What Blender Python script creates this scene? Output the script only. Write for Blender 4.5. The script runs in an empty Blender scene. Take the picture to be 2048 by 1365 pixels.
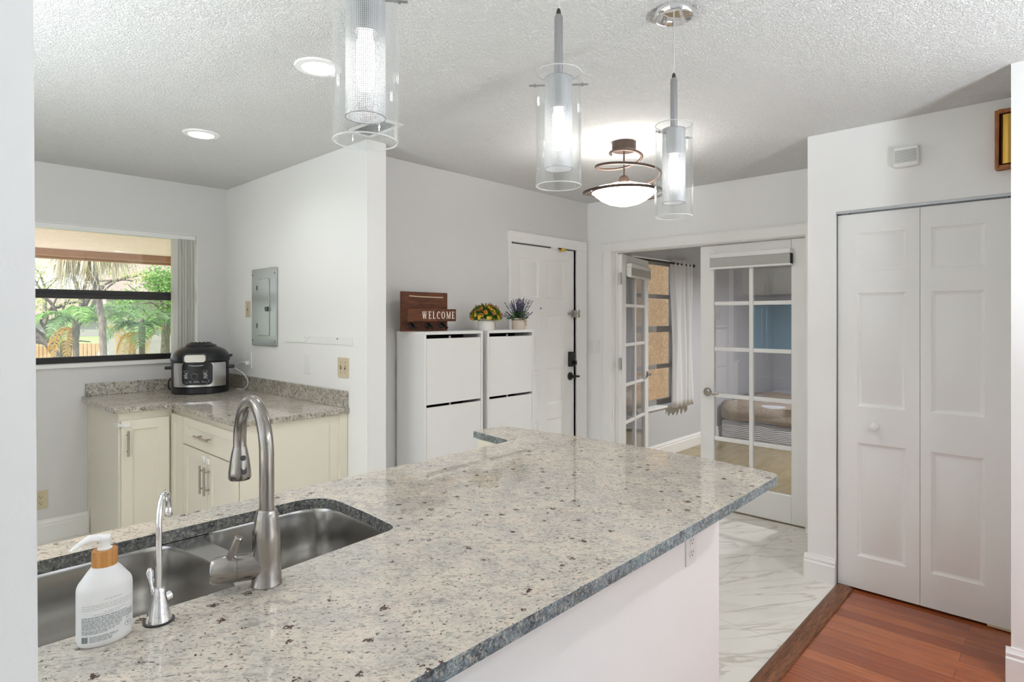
import bpy, bmesh, math, random
from math import sin, cos, pi, radians, atan2, sqrt
from mathutils import Vector, Matrix

SC = bpy.context.scene
COL = SC.collection

# ------------------------------------------------------------------ camera
YAW = radians(43.2)          # angle of the view axis from +X
FPX, HORIZON, EYE = 1196.0, 636.5, 1.44
cam_d = bpy.data.cameras.new('camera')
cam_d.sensor_width = 36.0
cam_d.lens = FPX / 2048 * 36.0
cam_d.shift_y = (HORIZON - 682.5) / 2048
cam_d.clip_start = 0.05
cam_d.clip_end = 300
cam = bpy.data.objects.new('camera', cam_d)
cam.location = (0, 0, EYE)
cam.rotation_euler = (pi / 2, 0, YAW - pi / 2)
COL.objects.link(cam)
SC.camera = cam

# ------------------------------------------------------------------ view
SC.view_settings.view_transform = 'Standard'
SC.view_settings.look = 'None'
SC.view_settings.gamma = 1.0
SC.view_settings.use_curve_mapping = False
SC.view_settings.exposure = 0.33
SC.cycles.max_bounces = 10
SC.cycles.diffuse_bounces = 6
SC.cycles.glossy_bounces = 5
SC.cycles.transmission_bounces = 8
SC.cycles.transparent_max_bounces = 24
SC.cycles.caustics_reflective = False
SC.cycles.caustics_refractive = False
SC.cycles.sample_clamp_indirect = 6.0

# ------------------------------------------------------------------ sky
def S(r, g, b):
    def c(x):
        x /= 255.0
        return x / 12.92 if x <= 0.04045 else ((x + 0.055) / 1.055) ** 2.4
    return (c(r), c(g), c(b), 1.0)

W = bpy.data.worlds.new('sky')
SC.world = W
W.use_nodes = True
nt = W.node_tree
nt.nodes.clear()
_out = nt.nodes.new('ShaderNodeOutputWorld')
_bg = nt.nodes.new('ShaderNodeBackground')
_tc = nt.nodes.new('ShaderNodeTexCoord')
_sep = nt.nodes.new('ShaderNodeSeparateXYZ')
_rmp = nt.nodes.new('ShaderNodeValToRGB')
_cld = nt.nodes.new('ShaderNodeTexNoise')
_crm = nt.nodes.new('ShaderNodeValToRGB')
_mix = nt.nodes.new('ShaderNodeMixRGB')
_cld.inputs['Scale'].default_value = 3.2
_cld.inputs['Detail'].default_value = 6
_crm.color_ramp.elements[0].position = 0.40
_crm.color_ramp.elements[1].position = 0.62
_rmp.color_ramp.elements[0].position = 0.0
_rmp.color_ramp.elements[0].color = (0.86, 0.92, 1.0, 1)
_rmp.color_ramp.elements[1].position = 0.45
_rmp.color_ramp.elements[1].color = (0.42, 0.62, 0.98, 1)
nt.links.new(_tc.outputs['Generated'], _sep.inputs[0])
nt.links.new(_sep.outputs['Z'], _rmp.inputs['Fac'])
nt.links.new(_tc.outputs['Generated'], _cld.inputs['Vector'])
nt.links.new(_cld.outputs['Fac'], _crm.inputs['Fac'])
nt.links.new(_crm.outputs['Color'], _mix.inputs['Fac'])
nt.links.new(_rmp.outputs['Color'], _mix.inputs['Color1'])
_mix.inputs['Color2'].default_value = (0.96, 0.98, 1.0, 1)
nt.links.new(_mix.outputs['Color'], _bg.inputs['Color'])
_bg.inputs['Strength'].default_value = 1.5
nt.links.new(_bg.outputs['Background'], _out.inputs['Surface'])

# ------------------------------------------------------------------ sun
sun_d = bpy.data.lights.new('sun', 'SUN')
sun_d.energy = 5.0
sun_d.angle = radians(2.0)
sun_d.color = (1.0, 0.95, 0.86)
sun = bpy.data.objects.new('sun', sun_d)
sun.rotation_euler = Vector((0.85, 0.35, -1.0)).to_track_quat('-Z', 'Y').to_euler()
sun.location = (0, -6, 8)
COL.objects.link(sun)


def lamp(name, kind, loc, watts, color=(0.98, 0.98, 1.0), size=0.05, rot=None, spread=None):
    d = bpy.data.lights.new(name, kind)
    d.energy = watts
    d.color = color
    if kind == 'AREA':
        d.shape = 'DISK'
        d.size = size
        if spread:
            d.spread = spread
    else:
        d.shadow_soft_size = size
    o = bpy.data.objects.new(name, d)
    o.location = loc
    if rot:
        o.rotation_euler = rot
    COL.objects.link(o)
    return o


def P(u, v, f):
    """world point seen at photo pixel (u, v) at depth f along the view axis"""
    a = (u - 1024) / FPX
    return Vector((f * (cos(YAW) + sin(YAW) * a), f * (sin(YAW) - cos(YAW) * a), EYE + f * (HORIZON - v) / FPX))


# ------------------------------------------------------------------ materials
MATS = {}


def mat(name, col, rough=0.5, metal=0.0, spec=0.5, emit=None, estr=0.0, coat=0.0, bump=None, aniso=0.0, sheen=0.0, trans=0.0):
    if name in MATS:
        return MATS[name]
    m = bpy.data.materials.new(name)
    m.use_nodes = True
    b = m.node_tree.nodes['Principled BSDF']
    b.inputs['Base Color'].default_value = col
    b.inputs['Roughness'].default_value = rough
    b.inputs['Metallic'].default_value = metal
    b.inputs['Specular IOR Level'].default_value = spec
    b.inputs['Coat Weight'].default_value = coat
    b.inputs['Anisotropic'].default_value = aniso
    b.inputs['Sheen Weight'].default_value = sheen
    b.inputs['Transmission Weight'].default_value = trans
    if emit:
        b.inputs['Emission Color'].default_value = emit
        b.inputs['Emission Strength'].default_value = estr
    if bump:
        sc, st, dist = bump
        n = m.node_tree.nodes.new('ShaderNodeTexNoise')
        n.inputs['Scale'].default_value = sc
        n.inputs['Detail'].default_value = 4
        t = m.node_tree.nodes.new('ShaderNodeTexCoord')
        bp = m.node_tree.nodes.new('ShaderNodeBump')
        bp.inputs['Strength'].default_value = st
        bp.inputs['Distance'].default_value = dist
        m.node_tree.links.new(t.outputs['Object'], n.inputs['Vector'])
        m.node_tree.links.new(n.outputs['Fac'], bp.inputs['Height'])
        m.node_tree.links.new(bp.outputs['Normal'], b.inputs['Normal'])
    MATS[name] = m
    return m


class NT:
    """small helper for node graphs"""
    def __init__(self, name, rough=0.5, metal=0.0, spec=0.5, coat=0.0):
        self.m = bpy.data.materials.new(name)
        self.m.use_nodes = True
        self.t = self.m.node_tree
        self.b = self.t.nodes['Principled BSDF']
        self.b.inputs['Roughness'].default_value = rough
        self.b.inputs['Metallic'].default_value = metal
        self.b.inputs['Specular IOR Level'].default_value = spec
        self.b.inputs['Coat Weight'].default_value = coat
        self.tc = self.t.nodes.new('ShaderNodeTexCoord')
        MATS[name] = self.m

    def link(self, a, b):
        self.t.links.new(a, b)

    def mapping(self, scale=(1, 1, 1), rot=(0, 0, 0), loc=(0, 0, 0)):
        # turn first, then stretch, so that the grain follows the turned axes
        out = self.tc.outputs['Object']
        for r, s in ((rot, (1, 1, 1)), ((0, 0, 0), scale)):
            if r == (0, 0, 0) and s == (1, 1, 1) and loc == (0, 0, 0):
                continue
            n = self.t.nodes.new('ShaderNodeMapping')
            n.inputs['Scale'].default_value = s
            n.inputs['Rotation'].default_value = r
            if r == (0, 0, 0):
                n.inputs['Location'].default_value = loc
            self.link(out, n.inputs['Vector'])
            out = n.outputs['Vector']
        return out

    def noise(self, vec, scale, detail=4, rough=0.55, dist=0.0):
        n = self.t.nodes.new('ShaderNodeTexNoise')
        n.inputs['Scale'].default_value = scale
        n.inputs['Detail'].default_value = detail
        n.inputs['Roughness'].default_value = rough
        n.inputs['Distortion'].default_value = dist
        self.link(vec, n.inputs['Vector'])
        return n

    def voronoi(self, vec, scale, feature='F1', rand=1.0):
        n = self.t.nodes.new('ShaderNodeTexVoronoi')
        n.feature = feature
        n.inputs['Scale'].default_value = scale
        n.inputs['Randomness'].default_value = rand
        self.link(vec, n.inputs['Vector'])
        return n

    def ramp(self, fac, stops, interp='LINEAR'):
        n = self.t.nodes.new('ShaderNodeValToRGB')
        n.color_ramp.interpolation = interp
        e = n.color_ramp.elements
        while len(e) < len(stops):
            e.new(0.5)
        for k, (p, c) in enumerate(stops):
            e[k].position = p
            e[k].color = c if len(c) == 4 else (*c, 1)
        self.link(fac, n.inputs['Fac'])
        return n.outputs['Color']

    def mixc(self, fac, a, b, mode='MIX'):
        n = self.t.nodes.new('ShaderNodeMixRGB')
        n.blend_type = mode
        for s, x in ((n.inputs['Fac'], fac), (n.inputs['Color1'], a), (n.inputs['Color2'], b)):
            if isinstance(x, (int, float)):
                s.default_value = x
            elif isinstance(x, tuple):
                s.default_value = x
            else:
                self.link(x, s)
        return n.outputs['Color']

    def math(self, op, a, b=None, clamp=False):
        n = self.t.nodes.new('ShaderNodeMath')
        n.operation = op
        n.use_clamp = clamp
        for s, x in ((n.inputs[0], a), (n.inputs[1], b)):
            if x is None:
                continue
            if isinstance(x, (int, float)):
                s.default_value = x
            else:
                self.link(x, s)
        return n.outputs[0]

    def bump(self, h, strength, dist):
        n = self.t.nodes.new('ShaderNodeBump')
        n.inputs['Strength'].default_value = strength
        n.inputs['Distance'].default_value = dist
        self.link(h, n.inputs['Height'])
        self.link(n.outputs['Normal'], self.b.inputs['Normal'])

    def base(self, c):
        self.link(c, self.b.inputs['Base Color'])


BLK, WHT = (0, 0, 0, 1), (1, 1, 1, 1)


def granite(name, cream, grey, dark, spots, amt=1.0, spot_amt=1.0, fine_scale=1.0):
    """streaky cream and grey stone with black flecks and scattered garnets"""
    g = NT(name, rough=0.035, spec=0.5)
    g.b.inputs['IOR'].default_value = 1.5
    k = fine_scale
    v = g.mapping((1, 1, 1))
    vs = g.mapping((1.0, 2.0, 1.5), rot=(0, 0, radians(43)))
    big = g.noise(v, 9 * k, 4, 0.6, 0.8)
    mid = g.noise(vs, 38 * k, 5, 0.66, 1.2)
    fine = g.noise(vs, 150 * k, 4, 0.7, 0.6)
    c = g.mixc(g.ramp(big.outputs['Fac'], [(0.40, BLK), (0.60, WHT)]), cream, grey)
    pale = g.noise(g.mapping((1, 1, 1), loc=(3, 1, 2)), 48 * k, 4, 0.6, 1.0)
    c = g.mixc(g.ramp(pale.outputs['Fac'], [(0.50, BLK), (0.62, (0.55, 0.55, 0.55, 1))]), c, S(208, 203, 188))
    c = g.mixc(g.ramp(mid.outputs['Fac'], [(0.50, BLK), (0.64, (0.75 * amt, 0.75 * amt, 0.75 * amt, 1))]), c, dark)
    c = g.mixc(g.ramp(fine.outputs['Fac'], [(0.52, BLK), (0.64, (0.6 * amt, 0.6 * amt, 0.6 * amt, 1))]), c, S(112, 110, 108))
    sp = g.noise(g.mapping((1.0, 1.5, 1.2), rot=(0, 0, radians(43)), loc=(7, 3, 1)), 105 * k, 3, 0.6, 0.5)
    c = g.mixc(g.ramp(sp.outputs['Fac'], [(0.615, BLK), (0.645, (0.85, 0.85, 0.85, 1))]), c, S(66, 60, 58))
    dn = g.noise(v, 110, 3, 0.65)
    vv = g.t.nodes.new('ShaderNodeVectorMath')
    vv.operation = 'MULTIPLY_ADD'
    g.link(dn.outputs['Color'], vv.inputs[0])
    vv.inputs[1].default_value = (0.022, 0.022, 0.022)
    g.link(v, vv.inputs[2])
    vo = g.voronoi(vv.outputs[0], 29)
    sepc = g.t.nodes.new('ShaderNodeSeparateColor')
    g.link(vo.outputs['Color'], sepc.inputs[0])
    near = g.math('LESS_THAN', vo.outputs['Distance'], g.math('MULTIPLY', sepc.outputs[1], 0.29))
    keep = g.math('GREATER_THAN', sepc.outputs[0], 0.35)
    brk = g.math('GREATER_THAN', g.noise(v, 190, 2, 0.6).outputs['Fac'], 0.44)
    msk = g.math('MULTIPLY', g.math('MULTIPLY', g.math('MULTIPLY', near, keep), brk), spot_amt)
    c = g.mixc(msk, c, spots)
    g.base(c)
    return g.m


GRANITE = granite('granite', S(214, 202, 186), S(192, 185, 176), S(138, 134, 129), S(78, 54, 50), 0.85)
GRANITE_CUT_SHADED = granite('granite_cutout_shaded', S(124, 124, 120), S(92, 94, 94), S(48, 50, 52), S(34, 36, 38), 1.3, 0.5, 2.2)  # same stone, darkened for the shade in the sink cutout
GRANITE_EDGE_SHADED = granite('granite_edge_shaded', S(128, 146, 153), S(88, 106, 115), S(42, 54, 62), S(32, 38, 44), 1.2, 0.5, 2.3)  # same stone, darkened and blued for the dimmer daylight on the edge
GRANITE_SPLASH = granite('granite_backsplash', S(206, 198, 182), S(182, 174, 162), S(84, 80, 76), S(58, 50, 48), 1.5, 0.7, 1.2)

# popcorn ceiling
_g = NT('popcorn_ceiling', rough=0.95, spec=0.1)
_v = _g.mapping()
_n1 = _g.noise(_v, 120, 3, 0.7, 0.3)
_n2 = _g.voronoi(_v, 150)
_h = _g.math('ADD', _g.ramp(_n1.outputs['Fac'], [(0.42, BLK), (0.62, WHT)]), _g.math('MULTIPLY', _n2.outputs['Distance'], -0.5))
_g.b.inputs['Base Color'].default_value = (0.88, 0.875, 0.86, 1)
_g.bump(_h, 0.8, 0.008)
CEILING = _g.m

WHITE_PAINT = mat('white_wall_paint', (0.88, 0.88, 0.87, 1), 0.6, spec=0.3, bump=(160, 0.08, 0.002))
GREY_PAINT = mat('grey_wall_paint', (0.70, 0.69, 0.685, 1), 0.6, spec=0.3, bump=(160, 0.08, 0.002))
BLUE_GREY = mat('bedroom_grey_paint', (0.58, 0.59, 0.61, 1), 0.6, spec=0.3)
TRIM = mat('white_trim_paint', (0.87, 0.865, 0.85, 1), 0.35, spec=0.5)
DOOR_WHITE = mat('white_door_paint', (0.86, 0.855, 0.84, 1), 0.4, spec=0.5)
DOOR_GRAIN = mat('white_embossed_door', (0.84, 0.84, 0.83, 1), 0.42, spec=0.5)
CREAM = mat('cream_cabinet_paint', (0.80, 0.755, 0.64, 1), 0.38, spec=0.5)
CAB_WHITE = mat('white_melamine', (0.84, 0.835, 0.825, 1), 0.4, spec=0.5)
BLACK_GAP = mat('dark_gap', S(20, 20, 22), 0.8)
PLASTIC_W = mat('white_plastic', (0.83, 0.83, 0.82, 1), 0.35)
PLASTIC_B = mat('beige_plastic', S(206, 194, 164), 0.4)
PLASTIC_K = mat('black_plastic', S(22, 23, 25), 0.32)
PLASTIC_KM = mat('black_matte', S(26, 25, 25), 0.5)
CHROME = mat('chrome', (0.88, 0.88, 0.9, 1), 0.05, 1.0)
NICKEL = mat('brushed_nickel', S(176, 170, 162), 0.26, 1.0, aniso=0.5)
FAUCET_STEEL = mat('stainless_faucet', S(160, 155, 150), 0.20, 1.0, aniso=0.6)
BAND_STEEL = mat('bright_brushed_steel', S(206, 206, 206), 0.26, 1.0, aniso=0.4)
ALU = mat('aluminium', S(178, 178, 180), 0.35, 1.0)
BRONZE = mat('bronze', S(72, 56, 47), 0.42, 0.25)
BRASS = mat('polished_brass', S(226, 184, 92), 0.18, 1.0)
PANEL_GREY = mat('grey_steel_paint', S(172, 176, 175), 0.26, 0.45)
WIN_BLACK = mat('black_window_frame', S(26, 22, 21), 0.4)
WIN_GREY = mat('grey_window_bar', S(152, 148, 142), 0.5, 0.0)
RUBBER = mat('dark_rubber', S(58, 56, 54), 0.6)
TWINE = mat('jute_twine', S(164, 120, 78), 0.9)
FABRIC_GREY = mat('grey_shade_fabric', S(184, 184, 180), 0.9, bump=(400, 0.2, 0.001))
CURTAIN = mat('silver_curtain', S(222, 222, 224), 0.42, sheen=0.4)
BED_WHITE = mat('white_quilt', S(206, 206, 212), 0.8)
BLANKET = mat('beige_blanket', S(166, 152, 138), 0.9, bump=(30, 0.6, 0.02))
LIT = mat('lit_bulb', (1, 1, 1, 1), 0.5, emit=(1, 0.96, 0.90, 1), estr=5.0)
LIT_LENS = mat('lit_lens', (1, 1, 1, 1), 0.5, emit=(1, 0.97, 0.93, 1), estr=9)
LIT_BOWL = mat('lit_glass_bowl', (0.95, 0.93, 0.9, 1), 0.4, emit=(1, 0.96, 0.90, 1), estr=9)


def thin_glass(name, tint=(1, 1, 1, 1), ior=1.45, rough=0.0, boost=1.0):
    m = bpy.data.materials.new(name)
    m.use_nodes = True
    t = m.node_tree
    t.nodes.clear()
    o = t.nodes.new('ShaderNodeOutputMaterial')
    lw = t.nodes.new('ShaderNodeLayerWeight')
    pw = t.nodes.new('ShaderNodeMath'); pw.operation = 'POWER'; pw.inputs[1].default_value = 5.0
    fr = t.nodes.new('ShaderNodeMath'); fr.operation = 'MULTIPLY_ADD'
    f0 = ((ior - 1) / (ior + 1)) ** 2
    fr.inputs[1].default_value = 1 - f0; fr.inputs[2].default_value = f0
    t.links.new(lw.outputs['Facing'], pw.inputs[0])
    t.links.new(pw.outputs[0], fr.inputs[0])
    tr = t.nodes.new('ShaderNodeBsdfTransparent')
    tr.inputs['Color'].default_value = tint
    gl = t.nodes.new('ShaderNodeBsdfGlossy')
    gl.inputs['Roughness'].default_value = rough
    gl.inputs['Color'].default_value = (1, 1, 1, 1)
    mx = t.nodes.new('ShaderNodeMixShader')
    ml = t.nodes.new('ShaderNodeMath')
    ml.operation = 'MULTIPLY'
    ml.inputs[1].default_value = boost
    ml.use_clamp = True
    t.links.new(fr.outputs[0], ml.inputs[0])
    t.links.new(ml.outputs[0], mx.inputs[0])
    t.links.new(tr.outputs[0], mx.inputs[1])
    t.links.new(gl.outputs[0], mx.inputs[2])
    t.links.new(mx.outputs[0], o.inputs['Surface'])
    MATS[name] = m
    return m


GLASS = thin_glass('window_glass', (0.97, 0.98, 0.98, 1))
DOOR_GLASS = thin_glass('door_glass', (0.88, 0.88, 0.89, 1), 1.5, 0, 1.6)
BLUE_REFLECTION_GLASS = thin_glass('blue_reflection_tint', (0.70, 0.84, 0.92, 1), 1.5, 0, 1.6)  # tint stands in for a blue reflection in one pane
SHADE_GLASS = thin_glass('clear_shade_glass', (0.965, 0.97, 0.97, 1), 1.5, 0.02, 1.0)

# perforated metal
_g = NT('perforated_metal', rough=0.38, metal=0.45)
_g.b.inputs['Base Color'].default_value = S(222, 222, 224)
_sx = _g.t.nodes.new('ShaderNodeSeparateXYZ')
_g.link(_g.tc.outputs['Object'], _sx.inputs[0])
_ang = _g.math('ARCTAN2', _sx.outputs['Y'], _sx.outputs['X'])
_a = _g.math('SINE', _g.math('MULTIPLY', _ang, 32.0))
_z = _g.math('SINE', _g.math('MULTIPLY', _sx.outputs['Z'], 2 * pi / 0.0068))
_pr = _g.math('MULTIPLY', _a, _z)
_al = _g.math('SUBTRACT', 1.0, _g.math('MULTIPLY', _g.math('GREATER_THAN', _g.math('ABSOLUTE', _pr), 0.42), 0.8))
_g.link(_al, _g.b.inputs['Alpha'])
PERFORATED = _g.m

# marble tile floor
_g = NT('marble_tile', rough=0.09, spec=0.5)
_v = _g.mapping()
_vv = _g.mapping((0.75, 4.0, 1), rot=(0, 0, radians(40)), loc=(0.35, 0.1, 0))
_n = _g.noise(_vv, 1.3, 5, 0.52, 0.55)
_vein = _g.ramp(_n.outputs['Fac'], [(0.475, BLK), (0.497, WHT), (0.515, BLK)])
_n2 = _g.noise(_vv, 0.8, 4, 0.5, 2.0)
_vein2 = _g.ramp(_n2.outputs['Fac'], [(0.44, BLK), (0.5, (0.5, 0.5, 0.5, 1)), (0.53, BLK)])
_c = _g.mixc(_g.math('MULTIPLY', _vein2, 0.5), S(232, 229, 222), S(196, 188, 176))
_c = _g.mixc(_g.math('MULTIPLY', _vein, 0.55), _c, S(176, 164, 146))
_br = _g.t.nodes.new('ShaderNodeTexBrick')
_br.offset = 0.5
_br.inputs['Scale'].default_value = 1.0
_br.inputs['Brick Width'].default_value = 1.2
_br.inputs['Row Height'].default_value = 0.6
_br.inputs['Mortar Size'].default_value = 0.0022
_br.inputs['Mortar Smooth'].default_value = 0.1
_g.link(_g.mapping((1, 1, 1), loc=(0.42, -0.11, 0)), _br.inputs['Vector'])
_c = _g.mixc(_br.outputs['Fac'], _c, S(206, 202, 194))
_g.base(_c)
MARBLE = _g.m

# cherry plank floor (boards run along Y)
_g = NT('cherry_planks', rough=0.2, spec=0.5, coat=0.25)
_br = _g.t.nodes.new('ShaderNodeTexBrick')
_br.offset = 0.37
_br.inputs['Scale'].default_value = 1.0
_br.inputs['Brick Width'].default_value = 0.95
_br.inputs['Row Height'].default_value = 0.082
_br.inputs['Mortar Size'].default_value = 0.0009
_br.inputs['Color1'].default_value = S(142, 70, 36)
_br.inputs['Color2'].default_value = S(190, 110, 62)
_br.inputs['Mortar'].default_value = S(66, 28, 18)
_g.link(_g.mapping((1, 1, 1), rot=(0, 0, radians(90))), _br.inputs['Vector'])
_gr = _g.noise(_g.mapping((26, 1.6, 1)), 3.0, 6, 0.6, 0.4)
_c = _g.mixc(_g.ramp(_gr.outputs['Fac'], [(0.35, (0.55, 0.55, 0.55, 1)), (0.7, BLK)]), _br.outputs['Color'], S(120, 54, 30))
_g.base(_c)
CHERRY = _g.m


def wood(name, c1, c2, scale, stretch, rough=0.45, wave=0.0):
    g = NT(name, rough=rough)
    n = g.noise(g.mapping(stretch), scale, 6, 0.62, 0.7)
    g.base(g.ramp(n.outputs['Fac'], [(0.34, c1), (0.66, c2)]))
    return g.m


THRESH = wood('oak_threshold', S(74, 40, 22), S(140, 88, 54), 9, (1.6, 14, 14), 0.4)
DARK_WOOD = wood('stained_brown_wood', S(66, 32, 14), S(116, 62, 30), 7, (1.5, 8, 9), 0.5)
OAK = wood('oak_case', S(136, 78, 38), S(176, 112, 62), 10, (8, 8, 1.4), 0.42)
BAMBOO = wood('bamboo', S(164, 108, 48), S(198, 142, 76), 16, (9, 9, 0.6), 0.5)
LAMINATE = wood('tan_laminate', S(138, 122, 86), S(160, 144, 108), 3, (1, 6, 1), 0.22)
BARK = wood('grey_bark', S(92, 84, 76), S(142, 132, 120), 8, (5, 5, 1.2), 0.9)
BARK_D = wood('dark_bark', S(64, 54, 50), S(110, 98, 92), 8, (5, 5, 1.2), 0.9)


def stucco(name, c1, c2, scale=14, strength=0.6, amt=0.35):
    g = NT(name, rough=0.9, spec=0.2)
    n = g.noise(g.mapping(), scale, 5, 0.65, 1.6)
    k = g.ramp(n.outputs['Fac'], [(0.42, BLK), (0.5, WHT), (0.58, BLK)])
    g.base(g.mixc(g.math('MULTIPLY', k, amt), c1, c2))
    g.bump(n.outputs['Fac'], strength, 0.03)
    return g.m


STUCCO_TAN = stucco('tan_stucco', S(168, 138, 102), S(112, 86, 60), 12, 1.0, 0.6)
STUCCO_PEACH = stucco('peach_stucco', S(255, 230, 216), S(226, 192, 168), 9, 0.3)
BEAM_BROWN = stucco('brown_beam_paint', S(176, 132, 94), S(150, 108, 74), 6, 0.2)
HOUSE_GREY = stucco('grey_house_stucco', S(166, 162, 158), S(152, 148, 144), 5, 0.1)
ROOF_PINK = stucco('brown_pink_shingles', S(168, 146, 136), S(138, 118, 110), 20, 0.3)
FENCE_WOOD = wood('weathered_fence', S(150, 118, 88), S(190, 158, 122), 6, (14, 14, 1), 0.8)


def leafmat(name, c1, c2):
    g = NT(name, rough=0.55, spec=0.3)
    oi = g.t.nodes.new('ShaderNodeNewGeometry')
    g.base(g.ramp(oi.outputs['Random Per Island'], [(0.0, c1), (1.0, c2)]))
    tr = g.t.nodes.new('ShaderNodeBsdfTranslucent')
    tr.inputs['Color'].default_value = c2
    mx = g.t.nodes.new('ShaderNodeMixShader')
    mx.inputs[0].default_value = 0.35
    o = g.t.nodes['Material Output']
    g.link(g.b.outputs[0], mx.inputs[1])
    g.link(tr.outputs[0], mx.inputs[2])
    g.link(mx.outputs[0], o.inputs['Surface'])
    return g.m


LEAF_G = leafmat('green_leaves', S(96, 136, 72), S(164, 200, 116))
LEAF_Y = leafmat('yellow_green_leaves', S(146, 158, 78), S(214, 214, 140))
LEAF_D = leafmat('dark_palm_green', S(84, 116, 74), S(142, 168, 118))
LEAF_DRY = leafmat('dry_straw', S(168, 150, 120), S(232, 222, 200))
LEAF_GOLD = leafmat('golden_dead_frond', S(206, 150, 74), S(240, 196, 116))
LEAF_OLIVE = leafmat('olive_fan', S(104, 104, 66), S(164, 160, 110))
POT_LEAF = leafmat('pot_leaves', S(44, 92, 40), S(100, 150, 62))
LAV_LEAF = leafmat('sage_leaves', S(60, 96, 62), S(120, 150, 110))
ORANGE_F = leafmat('orange_petals', S(226, 118, 50), S(250, 168, 62))
YELLOW_F = leafmat('yellow_petals', S(232, 190, 50), S(248, 220, 90))
PINK_F = leafmat('dusty_pink_buds', S(170, 110, 90), S(206, 150, 116))
LAV_F = leafmat('lavender_buds', S(74, 66, 104), S(122, 112, 150))
GRASS = stucco('lawn_grass', S(158, 176, 112), S(120, 146, 78), 30, 0.3)
PATIO = mat('grey_concrete', S(214, 210, 202), 0.9)


# ------------------------------------------------------------------ mesh builder
class MB:
    def __init__(self):
        self.v, self.f, self.mi = [], [], []

    def add(self, vs, fs, m=0):
        b = len(self.v)
        self.v += [tuple(x) for x in vs]
        for f in fs:
            self.f.append([b + k for k in f])
            self.mi.append(m)
        return self

    def box(self, x0, x1, y0, y1, z0, z1, m=0):
        x0, x1 = sorted((x0, x1)); y0, y1 = sorted((y0, y1)); z0, z1 = sorted((z0, z1))
        vs = [(x, y, z) for z in (z0, z1) for y in (y0, y1) for x in (x0, x1)]
        return self.add(vs, [(0, 2, 3, 1), (4, 5, 7, 6), (0, 1, 5, 4), (2, 6, 7, 3), (0, 4, 6, 2), (1, 3, 7, 5)], m)

    def obox(self, c, ax, ay, az, m=0):
        """oriented box: centre and three half-axis vectors"""
        c, ax, ay, az = map(Vector, (c, ax, ay, az))
        vs = [c + sx * ax + sy * ay + sz * az for sz in (-1, 1) for sy in (-1, 1) for sx in (-1, 1)]
        return self.add(vs, [(0, 2, 3, 1), (4, 5, 7, 6), (0, 1, 5, 4), (2, 6, 7, 3), (0, 4, 6, 2), (1, 3, 7, 5)], m)

    def prism(self, poly, z0, z1, m=0):
        n = len(poly)
        vs = [(x, y, z0) for x, y in poly] + [(x, y, z1) for x, y in poly]
        fs = [tuple(reversed(range(n))), tuple(range(n, 2 * n))] + [(i, (i + 1) % n, n + (i + 1) % n, n + i) for i in range(n)]
        return self.add(vs, fs, m)

    def extrude(self, pts, vec, m=0):
        """planar 3-D polygon pulled along vec"""
        n = len(pts)
        vec = Vector(vec)
        vs = [Vector(p) for p in pts] + [Vector(p) + vec for p in pts]
        fs = [tuple(reversed(range(n))), tuple(range(n, 2 * n))] + [(i, (i + 1) % n, n + (i + 1) % n, n + i) for i in range(n)]
        return self.add(vs, fs, m)

    def tube(self, pts, r, n=10, closed=False, cap=True, m=0):
        pts = [Vector(p) for p in pts]
        k = len(pts)
        rs = r if isinstance(r, (list, tuple)) else [r] * k
        tang = []
        for i in range(k):
            a = pts[(i - 1) % k] if (closed or i > 0) else pts[i]
            b = pts[(i + 1) % k] if (closed or i < k - 1) else pts[i]
            t = b - a
            tang.append(t.normalized() if t.length > 1e-9 else Vector((0, 0, 1)))
        up = Vector((0, 0, 1)) if abs(tang[0].z) < 0.9 else Vector((1, 0, 0))
        nrm = (up - tang[0] * up.dot(tang[0])).normalized()
        vs = []
        for i in range(k):
            nrm = nrm - tang[i] * nrm.dot(tang[i])
            nrm = nrm.normalized() if nrm.length > 1e-6 else tang[i].orthogonal().normalized()
            bi = tang[i].cross(nrm)
            for j in range(n):
                a = 2 * pi * j / n
                vs.append(pts[i] + (nrm * cos(a) + bi * sin(a)) * rs[i])
        fs = []
        for i in range(k if closed else k - 1):
            i2 = (i + 1) % k
            for j in range(n):
                j2 = (j + 1) % n
                fs.append((i * n + j, i * n + j2, i2 * n + j2, i2 * n + j))
        if cap and not closed:
            fs.append(tuple(reversed(range(n))))
            fs.append(tuple(range((k - 1) * n, k * n)))
        return self.add(vs, fs, m)

    def lathe(self, prof, n=32, c=(0, 0, 0), sx=1.0, sy=1.0, e=2.0, close=False, axis=None, m=0):
        """profile [(r, z)] turned about z; e > 2 squares the section; axis reorients z"""
        vs = []
        k = len(prof)
        for r, z in prof:
            for j in range(n):
                a = 2 * pi * j / n
                ca, sa = cos(a), sin(a)
                if e != 2.0:
                    ca = math.copysign(abs(ca) ** (2 / e), ca)
                    sa = math.copysign(abs(sa) ** (2 / e), sa)
                vs.append(Vector((r * ca * sx, r * sa * sy, z)))
        if axis is not None:
            q = Vector((0, 0, 1)).rotation_difference(Vector(axis).normalized())
            vs = [q @ p for p in vs]
        vs = [p + Vector(c) for p in vs]
        fs = []
        for i in range(k if close else k - 1):
            i2 = (i + 1) % k
            for j in range(n):
                j2 = (j + 1) % n
                fs.append((i * n + j, i * n + j2, i2 * n + j2, i2 * n + j))
        if not close:
            if prof[0][0] > 1e-6:
                fs.append(tuple(reversed(range(n))))
            if prof[-1][0] > 1e-6:
                fs.append(tuple(range((k - 1) * n, k * n)))
        return self.add(vs, fs, m)

    def ball(self, c, r, n=16, m=0, sz=1.0):
        prof = [(max(1e-5, r * sin(pi * i / n)), -r * sz * cos(pi * i / n)) for i in range(n + 1)]
        return self.lathe(prof, 2 * n, c, m=m)

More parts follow.
